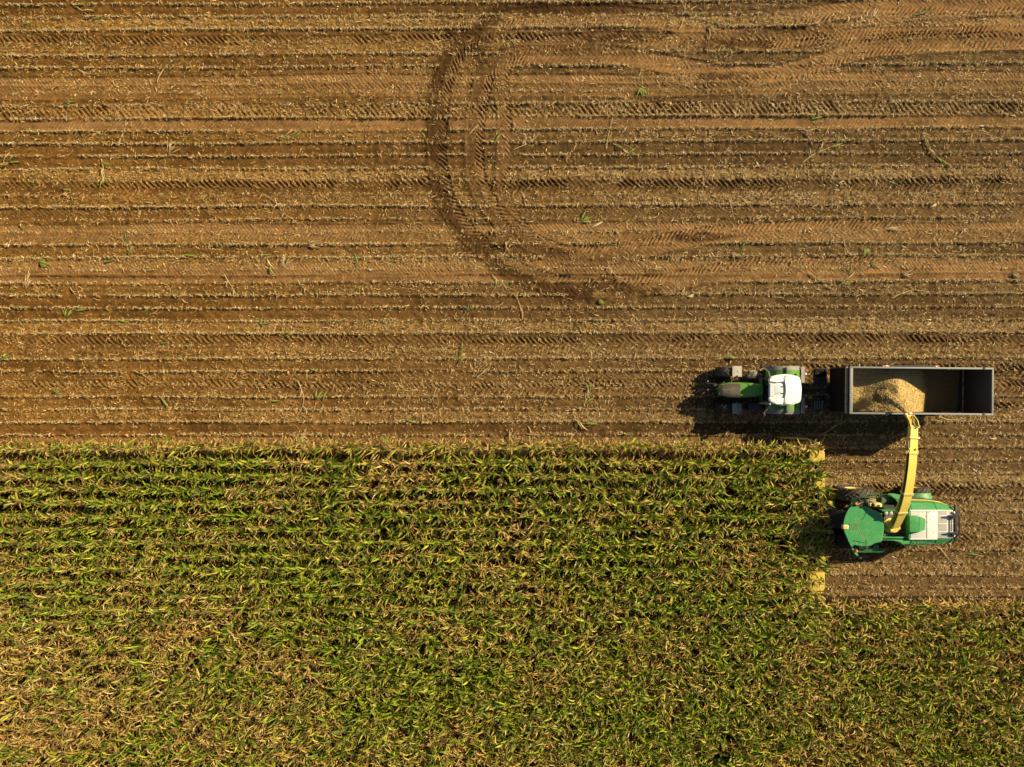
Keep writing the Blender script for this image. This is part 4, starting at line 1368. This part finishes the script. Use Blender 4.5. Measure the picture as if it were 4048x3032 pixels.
m.tube([C4(800, 1335, 3.752), C4(1080, 1355, 3.752), C4(1180, 1380, 3.752)], .013, 5)
m.obj('roof_seam', GREEN_DK, cr_, BH)
m = MB(); m.tube([p + Vector((-.035, 0, -.004)) for p in pth[3:10]], .013, 6); m.obj('roof_seam_trim', YELLOW_PALE, cr_, BH)
m = MB()
for p in ((890, 1020), (835, 1200), (1255, 990), (1630, 1460), (1685, 1350), (1030, 890)): m.ball(C4(*p, 3.748), .02)
for p in ((900, 770), (1010, 790), (1270, 815), (1630, 480), (1630, 690), (1540, 930), (1425, 580)): m.ball(C5(*p, 3.748), .02)
m.obj('roof_bolt', STEEL, cr_, BH)
m = MB(); m.tube([C5(1075, 770, 3.76), C5(1260, 812, 3.77), C5(1400, 830, 3.76)], .012, 6); m.ball(C5(1085, 775, 3.765), .035); m.obj('antenna', BLACK, cr_, BH)
m = MB(); m.prism([C5(x, y, 3.80) for x, y in [(735, 300), (760, 275), (905, 278), (918, 300), (915, 395), (900, 412), (765, 415), (738, 395)]], 3.55, bev=.035); m.obj('roof_light', YELLOW_PALE, cr_, BH)
m = MB(); m.prism([C5(x, y, 3.751) for x, y in [(930, 275), (1160, 262), (1200, 280), (1200, 420), (930, 425)]], 3.70); m.obj('roof_recess_shade', GREEN_SHADE, cr_, BH)  # flat plate in darker green, the recess shade put into its paint
m = MB(); m.tube([C5(925, 262, 3.77), C5(1160, 252, 3.76)], .03, 6); m.obj('recess_lip', GREEN_H, cr_, BH)
gb = [(560, 690), (570, 600), (600, 520), (640, 480), (960, 540), (985, 640), (985, 770), (960, 870), (640, 920), (600, 870), (572, 780)]
m = MB(); m.loft([[Z3(x + 30, y, 1.55) for x, y in gb], [Z3s(x - 15, y, 3.44, .98) for x, y in gb]]); m.obj('cab_window', GLASS, hv, BH)
m = MB()
for i in (3, 4, 7, 8): m.tube([Z3(gb[i][0] + 30, gb[i][1], 1.55), Z3s(gb[i][0] - 15, gb[i][1], 3.44, .98)], .045, 8)
m.prism([Z3(x + 30, y, 1.62) for x, y in gb], 1.2, bev=.03)
m.obj('cab_frame', GREEN_DK, hv, BH)
# mirror arms with orange beacons
for F, pts, bea, tip in ((C4, [(945, 790), (985, 745), (1050, 600), (1120, 525), (1180, 520), (1190, 570), (1130, 660), (1060, 770), (1000, 795)], (1100, 715), (1195, 440)),
                         (C5, [(1000, 1010), (1040, 990), (1085, 1040), (1150, 1130), (1195, 1180), (1215, 1240), (1170, 1258), (1110, 1190), (1040, 1085)], (1118, 1082), (1215, 1290))):
    m = MB(); m.prism([F(x, y, 3.55) for x, y in pts], 3.42, bev=.02); ar = m.obj('mirror_arm', GREEN_H, hv, BH)
    p = F(*bea, 3.55)
    m = MB(); m.lathe_z(p, [(.075, 0), (.085, .08), (.07, .16), (.03, .19)], 16); m.obj('beacon', ORANGE, ar, BH)
    p = F(*tip, 3.1)
    m = MB(); m.box(p, (.16, .12, .5), bev=.05); m.obj('mirror', BLACK, ar, BH)
# feeder house
m = MB()
m.loft([[(19.0, HY0 - .48, .95), (19.0, HY0 + .48, .95), (19.0, HY0 + .48, 1.75), (19.0, HY0 - .48, 1.75)], [(18.15, HY0 - .55, .35), (18.15, HY0 + .55, .35), (18.15, HY0 + .55, 1.10), (18.15, HY0 - .55, 1.10)]], bev=.03)
m.box((18.35, HY0 + .55, 1.05), (.5, .12, .2), bev=.03); m.box((18.35, HY0 - .60, .95), (.4, .12, .2), bev=.03)
m.obj('feeder_house', STEEL_D, hv, BH)
m = MB(); m.box((18.32, HY0 + .86, 1.12), (.42, .30, .26), bev=.05); m.box((18.5, HY0 + 1.25, .95), (.35, .34, .22), bev=.05); m.box((18.35, HY0 - .8, 1.0), (.36, .22, .2), bev=.04)
m.obj('header_coupling', YELLOW_DK, hv, BH)
# header: frame with yellow hoods, rotary gathering drums and outer dividers
m = MB()
m.box((17.72, -7.9, .62), (.20, 8.6, .70), bev=.03)
m.tube([(17.62, -6.3, 1.22), (17.62, -9.5, 1.22)], .04, 8)
hd = m.obj('header', STEEL_D, hv, BH)
for ya, yb, xa in ((-3.55, -4.58, 17.10), (-5.30, -6.22, 17.45), (-9.55, -10.10, 17.45), (-10.85, -12.15, 17.10)):
    m = MB()
    e = .30
    if ya > -4:
        pl = [(xa, ya - .02), (17.55, ya + .02), (17.83, ya - .14), (17.94, ya - .42), (17.95, yb), (17.45, yb), (xa, yb + .12)]
    elif yb < -12:
        pl = [(xa, yb + .02), (17.50, yb - .10), (17.80, yb + .12), (17.94, yb + .42), (17.95, ya), (17.45, ya), (xa, ya - .12)]
    else:
        pl = [(xa, ya), (17.93, ya), (17.95, yb), (xa, yb)]
    m.prism([(x_, y_, 1.26 - .12 * (17.95 - x_)) for x_, y_ in pl], .55, bev=.03)
    m.obj('hood', YELLOW_MID, hd, BH)
for k in range(8):
    yk = -4.05 - k * 1.1
    m = MB()
    c_ = (16.95, yk, 0)
    m.lathe_z(c_, [(.50, .18), (.52, .22), (.20, .28), (.17, .80), (.12, .90), (.03, .95)], 24)
    for zz, rr_ in ((.30, .46), (.55, .40)):
        m.lathe_z((c_[0], c_[1], zz), [(.17, 0), (rr_, .01), (rr_, .03), (.17, .04)], 24)
        for a in range(10):
            aa = a * 2 * PI / 10
            m.box((c_[0] + (rr_ + .03) * math.cos(aa), c_[1] + (rr_ + .03) * math.sin(aa), zz + .02), (.10, .04, .03), rot=(0, 0, aa))
    m.obj('drum', YELLOW_DK, hd, BH)
for yk, s in ((-3.42, 1), (-12.35, -1)):
    m = MB()
    P_ = [(15.55, yk - s * -.28, .25), (15.75, yk + s * .27, .62), (16.4, yk + s * .27, .98), (17.0, yk + s * .22, 1.15), (17.45, yk + s * .06, 1.24), (17.72, yk - s * .12, 1.27), (17.88, yk - s * .38, 1.27)] if s > 0 else \
         [(15.9, yk, .35), (16.6, yk, .9), (17.2, yk + .05, 1.15), (17.6, yk + .2, 1.22)]
    m.tube(P_, [.03] + [.065] * (len(P_) - 1), 8)
    m.box((16.9, yk - s * .02, .45), (1.6, .10, .5), bev=.04)
    m.obj('divider', YELLOW_MID, hd, BH)
for k in range(7):
    yk = -4.6 - k * 1.1
    m = MB(); m.loft([[(15.75, yk - .02, .12), (15.75, yk + .02, .12), (15.75, yk, .16)], [(16.7, yk - .14, .2), (16.7, yk + .14, .2), (16.7, yk, .5)]]); m.obj('snout', YELLOW, hd, BH)
m = MB(); m.tube([(17.62, -7.0, 1.2), (17.62, -8.6, 1.2)], .04, 8); m.tube([(17.6, HY0 + .15, 1.35), (18.2, HY0 + .10, 1.3)], .04, 6); m.obj('cross_bar', YELLOW_DK, hd, BH)

# ------------------------------------------------------------------ spout
SP = [(at(3531, 2084, 3.15), .40, .36), (at(3541, 2066, 3.55), .42, .38), (at(3552, 2043, 3.98), .44, .40), (at(3563, 2018, 4.35), .45, .40), (at(3575, 1985, 4.70), .46, .38), (at(3585, 1948, 4.98), .46, .36), (at(3594, 1895, 5.22), .45, .34),
      (at(3601, 1840, 5.36), .44, .33), (at(3605, 1790, 5.42), .43, .32), (at(3608, 1745, 5.40), .42, .31), (at(3609, 1700, 5.33), .40, .30), (at(3609, 1685, 5.28), .40, .29)]


def spout_rings(sec, grow=0.0):
    out = []
    pts = [s[0] for s in sec]
    for i, (p, wv, hv_) in enumerate(sec):
        t = (pts[min(i + 1, len(pts) - 1)] - pts[max(i - 1, 0)]).normalized()
        side = t.cross(Vector((0, 0, 1))).normalized()
        up = side.cross(t).normalized()
        wv = wv * .93 + grow; hv_ += grow
        out.append([p - side * wv / 2 - up * hv_ / 2, p + side * wv / 2 - up * hv_ / 2, p + side * wv / 2 + up * hv_ / 2, p - side * wv / 2 + up * hv_ / 2])
    return out


m = MB(); m.loft(spout_rings(SP))
spt = m.obj('spout', YELLOW, hv, BH, sharp=25)
m = MB()
for i in (3, 5): m.loft(spout_rings([(SP[i][0] - (SP[i + 1][0] - SP[i][0]).normalized() * .05, SP[i][1], SP[i][2]), (SP[i][0] + (SP[i + 1][0] - SP[i][0]).normalized() * .05, SP[i][1], SP[i][2])], .09))
m.loft(spout_rings([(at(3608.5, 1735, 5.385), .42, .30), (at(3608.5, 1727, 5.37), .42, .30)], .13))
m.loft(spout_rings([(at(3604, 1794, 5.42), .43, .31), (at(3604.6, 1788, 5.42), .43, .31)], .07))
m.obj('spout_flange', YELLOW_PALE, spt, BH)
r_ = spout_rings(SP)
m = MB(); m.tube([(a[3] + a[0]) / 2 + (a[3] - a[2]).normalized() * .03 + (a[3] - a[0]) * .25 for a in r_[1:9]], .028, 6)
m.tube([(a[3] + a[0]) / 2 + (a[3] - a[2]).normalized() * .02 - (a[3] - a[0]) * .1 for a in r_[1:10]], .018, 6); m.obj('hydraulic_hose', BLACK, spt, BH)
for dx in (-1, 1):
    m = MB()
    p = at(3604.5 + dx * 19, 1787, 5.5)
    m.box(p, (.16, .17, .10), bev=.02)
    li = m.obj('work_light', YELLOW, spt, BH)
    m = MB(); m.box(p + Vector((0, .03, .055)), (.10, .03, .012)); m.box(p + Vector((0, -.03, .055)), (.10, .03, .012)); m.obj('lens', BLACK, li, BH)
# turret at the foot of the spout
m = MB()
m.lathe_z(K6(215, 1040, 2.5), [(.40, 0), (.40, .10), (.33, .15), (.30, .55)], 28)
m.cyl(K6(200, 1130, 3.2), K6(420, 1060, 3.2), .21, .21, 20)
m.obj('turret', YELLOW, spt, BH)
# end of the spout: hinged deflector with cylinder, stays and warning stripes
E0 = SP[-1][0]
E1 = at(3603, 1663, 5.12); E2 = at(3593, 1643, 4.88); E3 = at(3581, 1633, 4.66)
m = MB()
m.loft(spout_rings([(E0, .37, .20), (E1, .36, .17), (E2, .36, .13), (E3, .35, .08)]))
fl = m.obj('deflector', YELLOW_DK, spt, BH)
m = MB()
for s in (-1, 1):
    m.tube([E0 + Vector((s * .21, .05, .17)), E1 + Vector((s * .22, 0, .22)), E2 + Vector((s * .20, 0, .14))], .03, 6)
m.box(E0 + Vector((0, -.05, .18)), (.50, .07, .08), bev=.02); m.box(E2 + Vector((0, -.02, .11)), (.46, .09, .07), bev=.02)
for s in (-1, 1):
    m.ball(E0 + Vector((s * .22, .0, .20)), .05); m.ball(E2 + Vector((s * .18, 0, .14)), .045)
    m.ball(at(3608 + s * 13, 1776, 5.6), .055)
m.obj('deflector_stay', YELLOW, fl, BH)
m = MB(); m.cyl(E0 + Vector((.08, .02, .24)), E1 + Vector((.09, -.05, .26)), .045); m.obj('ram_barrel', BLACK, fl, BH)
m = MB(); m.cyl(E1 + Vector((.09, -.05, .26)), E2 + Vector((.09, 0, .16)), .022); m.cyl(E0 + Vector((.08, -.08, .22)), E0 + Vector((.08, .04, .24)), .05); m.obj('ram_rod', CHROME, fl, BH)
m = MB(); m.box((E2 + E3) / 2 + Vector((.03, .03, .09)), (.40, .11, .014), rot=(-.5, 0, .25)); m.obj('warning_stripe', STRIPE, fl, BH)
m = MB()
for s in (-1, 1):
    m.tube([at(3608.5 + s * 17, 1742, 5.5), at(3607 + s * 15, 1772, 5.55)], .018, 6)
m.obj('stay_rod', CHROME, spt, BH)

# jet of chopped maize from the spout to the heap
J0 = at(3582, 1631, 4.70); J1 = at(3494, 1560, 3.10)
nj = 9000
t = RNG.random(nj) ** .9
cenj = np.array(J0)[None, :] * (1 - t)[:, None] + np.array(J1)[None, :] * t[:, None]
cenj[:, 2] += .35 * t * (1 - t) * 2
sg = (.03 + .13 * t ** 1.5)[:, None]
pj = cenj + RNG.normal(0, 1, (nj, 3)) * sg
jc = np.concatenate([pal, [[.80, .66, .38]]])[RNG.choice(6, nj)] * RNG.uniform(.9, 1.15, nj)[:, None]
v, q, c = ribbons(pj[:, 0], pj[:, 1], pj[:, 2], RNG.normal(math.atan2(J1.y - J0.y, J1.x - J0.x), .5, nj), RNG.uniform(.03, .10, nj), RNG.uniform(.012, .035, nj), RNG.normal(0, .03, nj), RNG.normal(0, .4, nj), jc, RNG.normal(0, .8, nj))
jo = np_obj('chopped_maize_jet', v, q, M_CHOP, c)
tag(jo, 'stream of chopped maize flying from the spout into the trailer', 'crop stream', kind='stuff')

# chaff that has settled on the machines
bpy.context.view_layer.update()
dg = bpy.context.evaluated_depsgraph_get()
pts_ = []
for x0, x1, y0, y1, cnt in ((17.4, 18.1, -12.3, -3.4, 260), (18.0, 24.8, -9.0, -6.0, 420), (11.8, 16.6, -1.7, .9, 90), (17.4, 18.2, -1.6, .8, 60), (25.0, 25.9, -1.6, .8, 20)):
    for _ in range(cnt):
        ox, oy = RNG.uniform(x0, x1), RNG.uniform(y0, y1)
        hit, loc, nor, fi, ob, mat_ = scene.ray_cast(dg, Vector((ox, oy, 20)), Vector((0, 0, -1)))
        if hit and ob.parent is not None and nor.z > .6 and 'window' not in ob.name and ob.name != 'cab_roof': pts_.append(loc.copy())
pp = np.array([list(p) for p in pts_])
nn_ = len(pp)
v, q, c = ribbons(pp[:, 0], pp[:, 1], pp[:, 2] + .006, RNG.uniform(0, 2 * PI, nn_), RNG.uniform(.03, .13, nn_), RNG.uniform(.010, .022, nn_), RNG.uniform(0, .02, nn_), RNG.normal(0, .5, nn_),
                  STRAW_PAL[RNG.choice(len(STRAW_PAL), nn_)], RNG.normal(0, .3, nn_))
ch = np_obj('chaff', v, q, M_STRAW, c)
tag(ch, 'light scatter of straw chaff settled on harvester, tractor and trailer', 'chaff', kind='stuff')

# ================================================================== LOOSE STALKS AND LEAVES LYING ON THE STUBBLE
D_STALK = paint('dry_stalk', (0.50, 0.36, 0.17), 0.7, dust=0.3, dustcol=(0.62, 0.48, 0.27), scale=6)
D_PALE = paint('pale_husk', (0.58, 0.46, 0.26), 0.7, dust=0.3, dustcol=(0.75, 0.66, 0.48), scale=6)
D_GREEN = paint('fresh_leaf', (0.17, 0.24, 0.025), 0.5, dust=0.25, dustcol=(0.35, 0.36, 0.07), scale=6)
D_DKGRN = paint('dark_fresh_leaf', (0.09, 0.16, 0.022), 0.5, dust=0.2, dustcol=(0.22, 0.28, 0.05), scale=6)
D_RED = paint('reddish_stalk', (0.36, 0.15, 0.10), 0.7, dust=0.3, dustcol=(0.5, 0.33, 0.2), scale=6)


def blade(m, p, ang, ln, wd, curl=.5, lift=.08):
    rings = []
    x_, y_, a = p[0], p[1], ang
    n = 6
    for k in range(n + 1):
        t_ = k / n
        w_ = wd / 2 * (0.55 + 1.3 * t_ - 1.75 * t_ ** 2.2) if t_ < .98 else .006
        w_ = max(w_, .006)
        z_ = p[2] + lift * math.sin(PI * t_) + .012
        sx_, sy_ = -math.sin(a) * w_, math.cos(a) * w_
        rings.append([(x_ - sx_, y_ - sy_, z_ + .02 * math.sin(5 * t_)), (x_, y_, z_ + .02), (x_ + sx_, y_ + sy_, z_ - .01)])
        x_ += math.cos(a) * ln / n; y_ += math.sin(a) * ln / n
        a += curl / n
    m.loft(rings, caps=False, closed=False)


# (overview px x, y, kind, heading in degrees, length in m)
DEBRIS = [
    (97, 564, 'tuft', 20, .9), (274, 514, 'leaf', 100, .7), (280, 544, 'leaf', 80, .9), (414, 554, 'leaf', -12, .9), (150, 678, 'tuft', 70, .7), (175, 671, 'leaf', 3, .7), (320, 671, 'leaf', 25, .75),
    (267, 694, 'leaf', -15, .7), (128, 848, 'leaf', -25, .95), (360, 870, 'leaf', -45, .9), (67, 604, 'bunch', 65, 1.2), (163, 634, 'stalk', -50, .9), (500, 618, 'stalk', -60, 1.6), (234, 564, 'leaf', 30, .6),
    (354, 741, 'leaf', 8, .6), (15, 771, 'tuft', 40, .5), (310, 811, 'stalk', -30, 1.1), (583, 561, 'plant', -35, 1.2), (773, 561, 'leaf', -60, .8), (571, 699, 'leafpair', 8, .7), (1013, 666, 'weed', 0, .5),
    (686, 851, 'tuft', 70, .8), (594, 866, 'leaf', 0, .6), (653, 694, 'red', 40, .9), (623, 723, 'weed', 0, .4), (993, 776, 'plant', 70, .9), (661, 858, 'stalk', -65, 2.2), (601, 454, 'stalk', -75, 1.5), (653, 621, 'stalk', -60, .9),
    (1080, 614, 'stalk', -50, 1.6), (683, 529, 'bunch', 5, 1.2), (618, 561, 'bunch', 80, 1.2), (1050, 801, 'stalk', 35, 1.3), (890, 910, 'leaf', -20, .7), (679, 800, 'leaf', -20, .5), (656, 944, 'bunch', 35, 1.6),
    (183, 28, 'plant', -35, 1.9), (60, 50, 'leaf', 20, .7), (352, 148, 'stalk', 70, 1.8), (188, 161, 'stalk', -30, 1.1), (265, 288, 'stalk', 75, 1.6), (380, 322, 'bunch', 40, 1.2), (155, 222, 'leaf', 2, .8), (229, 368, 'plant', -70, 1.4),
    (10, 350, 'plant', 40, 1.0), (145, 410, 'leaf', 0, .5), (620, 290, 'plant', 22, 1.3), (1891, 25, 'pale', 60, 1.4), (1766, 255, 'leafpair', 15, .8), (1751, 285, 'stalk', -10, 1.5), (1771, 322, 'plant', 38, 2.6), (1999, 328, 'plant', -82, 2.3),
    (1749, 298, 'stalk', -40, .9), (2121, 272, 'pale', 2, .9), (2141, 207, 'stalk', -50, .8), (2081, 100, 'stalk', 65, 1.0), (1991, 30, 'leaf', 15, 1.0), (1582, 450, 'stalk', -65, 1.4), (2017, 444, 'pale', 25, 1.0), (1934, 490, 'bunch', 18, 1.5),
    (1604, 527, 'leaf', 75, 1.1), (1872, 549, 'tuft', -60, .8), (1826, 601, 'plant', 50, 1.3), (1962, 595, 'bunch', -20, 1.1), (1773, 611, 'stalk', -40, 2.0), (2088, 583, 'stalk', 85, 1.2), (1712, 580, 'stalk', -80, .9), (2199, 595, 'bunch', -30, 1.0),
    (1958, 626, 'stalk', 30, 2.0), (1890, 574, 'leaf', -40, .6), (1581, 774, 'leaf', -15, .7), (2048, 749, 'stalk', 60, .9), (2005, 700, 'pale', 30, .8), (1826, 533, 'stalk', -70, .9), (1591, 555, 'bunch', -50, .8), (1269, 471, 'tuft', 25, 1.2),
    (1292, 487, 'pale', 18, 1.5), (1096, 541, 'stalk', -75, .9), (1077, 613, 'leafpair', 30, .6), (1493, 640, 'pale', 5, .9), (1301, 651, 'tuft', -30, .6), (1324, 593, 'stalk', -60, 1.1), (1131, 661, 'stalk', 85, 1.6), (1012, 667, 'leaf', 60, .5),
    (1482, 38, 'stalk', 60, 1.7), (1313, 285, 'stalk', 85, 2.0), (1120, 285, 'stalk', -60, 1.2), (1073, 299, 'leaf', 70, .8), (1141, 312, 'stalk', 20, 1.8), (1387, 202, 'tuft', -75, .8), (1349, 320, 'plant', -20, 1.4), (1035, 268, 'stalk', 45, 1.6),
    (2051, 1203, 'stalk', -38, 2.1), (2101, 1195, 'leaf', 5, .8), (2066, 1049, 'pale', 10, .6), (1799, 928, 'plant', 20, 1.9), (2052, 911, 'stalk', -25, 1.7), (2146, 948, 'pale', 0, .9), (1270, 858, 'plant', 60, 1.0), (1255, 915, 'plant', -35, 1.0),
    (1108, 939, 'bunch', 60, 1.0), (1152, 935, 'stalk', -50, 1.0), (1540, 72, 'bunch', -60, 1.0), (700, 856, 'leaf', 85, .7),
]
LOOK = {'leaf': ('fallen_leaf', 'green maize leaf', 'leaf'), 'leafpair': ('fallen_leaf', 'forked pair of green maize leaves', 'leaf'), 'tuft': ('leaf_tuft', 'tuft of green maize leaves', 'leaves'),
        'weed': ('weed', 'small green weed', 'weed'), 'stalk': ('fallen_stalk', 'bare dry maize stalk', 'stalk'), 'plant': ('fallen_stalk', 'dry maize stalk with green leaves', 'stalk'),
        'bunch': ('fallen_stalk', 'splayed bunch of dry maize leaves', 'dry leaves'), 'pale': ('husk', 'pale straw coloured maize husk', 'husk'), 'red': ('fallen_stalk', 'reddish dry maize stalk', 'stalk')}


def zone(x, y):
    if x < 900:
        if y < 260: return 'upfield, left of the U-turn tracks'
        if y < 500: return 'left of the U-turn tracks, halfway down'
        if y < 640: return 'left of the lowest tyre curve'
        if y < 780: return 'between tyre curve and standing maize'
        return 'close above the standing maize'
    if y > 830 and x > 1700: return 'beside harvester and trailer'
    if y > 690: return 'ahead of the tractor' if x < 1500 else 'just above tractor and trailer'
    if x < 1160: return 'on the U-turn bend'
    if y < 240: return 'among the upper tyre tracks'
    if y < 500: return 'inside the loop of tracks'
    return 'below the lower tyre track'


groups = {}
for d in DEBRIS: groups.setdefault((d[2], zone(d[0], d[1])), []).append(d)
ORD = ['first', 'second', 'third', 'fourth', 'fifth', 'sixth', 'seventh', 'eighth', 'ninth']
for d in DEBRIS:
    dx, dy, kind, deg, ln_ = d
    ln_ *= {'pale': .55, 'tuft': .85, 'weed': .7, 'bunch': .8}.get(kind, 1)
    nm, look, cat = LOOK[kind]
    zn = zone(dx, dy)
    sib = sorted(groups[(kind, zn)])
    lab = look + ' lying ' + zn
    if kind == 'weed': lab = look + ' growing ' + zn
    if len(sib) > 1:
        i = sib.index(d)
        longest = max(sib, key=lambda e: e[4])
        if sum(e[4] == longest[4] for e in sib) == 1 and d is longest: lab = 'longest ' + look + ' ' + zn
        else: lab = ORD[i] + ' ' + look + (' from left ' if kind == 'plant' else ' from the left ') + zn
    gx, gy = P(dx, dy)
    rnd = random.Random(int(dx * 7 + dy))
    a = math.radians(deg)
    gz_ = float(ground_z(gx, gy)) + .03
    base = (gx, gy, gz_ - .03)
    m = MB()
    c0 = (gx - math.cos(a) * ln_ / 2, gy - math.sin(a) * ln_ / 2, gz_)
    child = None
    if kind in ('leaf', 'leafpair'):
        blade(m, c0, a, ln_, .11, rnd.uniform(-.7, .7), .10)
        if kind == 'leafpair': blade(m, c0, a + .7, ln_ * .8, .10, .5, .08)
        o = m.obj(nm, D_GREEN if rnd.random() < .6 else D_DKGRN, None, base)
    elif kind == 'tuft':
        for k in range(5): blade(m, c0, a + rnd.uniform(-.7, .7), ln_ * rnd.uniform(.6, 1.1), .09, rnd.uniform(-1, 1), .14)
        o = m.obj(nm, D_GREEN, None, base)
    elif kind == 'weed':
        for k in range(5): blade(m, (gx, gy, gz_), k * 2 * PI / 5 + rnd.uniform(-.4, .4), ln_ * rnd.uniform(.35, .9), .06, rnd.uniform(-.5, .5), .10)
        o = m.obj(nm, D_DKGRN, None, base)
    elif kind == 'bunch':
        for k in range(7): blade(m, (c0[0] + rnd.uniform(-.1, .1), c0[1] + rnd.uniform(-.1, .1), gz_), a + rnd.uniform(-.6, .6), ln_ * rnd.uniform(.5, 1.05), .055, rnd.uniform(-1, 1), .13)
        o = m.obj(nm, D_STALK, None, base)
    elif kind == 'pale':
        for k in range(3): blade(m, c0, a + rnd.uniform(-.2, .2), ln_ * rnd.uniform(.8, 1), .08, rnd.uniform(-.4, .4), .07)
        o = m.obj(nm, D_PALE, None, base)
    else:
        pth = []; x_, y_, aa = c0[0], c0[1], a
        cv = rnd.uniform(-1.1, 1.1)
        for k in range(8):
            pth.append((x_, y_, gz_ + .03 + .05 * math.sin(k * 1.1)))
            x_ += math.cos(aa) * ln_ / 7; y_ += math.sin(aa) * ln_ / 7; aa += cv / 7 + rnd.uniform(-.12, .12)
        m.tube(pth, [.026 - .0018 * k for k in range(8)], 6)
        mt = D_RED if kind == 'red' else D_STALK
        if kind != 'plant':
            for k in (2, 5): blade(m, pth[k], a + rnd.choice((-1, 1)) * rnd.uniform(.4, 1.0), rnd.uniform(.25, .5), .05, rnd.uniform(-1, 1), .07)
        o = m.obj(nm, mt, None, base)
        if kind == 'plant':
            for k in (1, 3, 5, 6):
                m = MB(); blade(m, pth[k], a + rnd.choice((-1, 1)) * rnd.uniform(.3, .8), rnd.uniform(.45, .8), .09, rnd.uniform(-.8, .8), .10)
                m.obj('leaf', D_GREEN if k != 3 else D_STALK, o, base)
    o.location = base
    tag(o, lab, cat, 'loose maize stalks and leaves on the stubble')
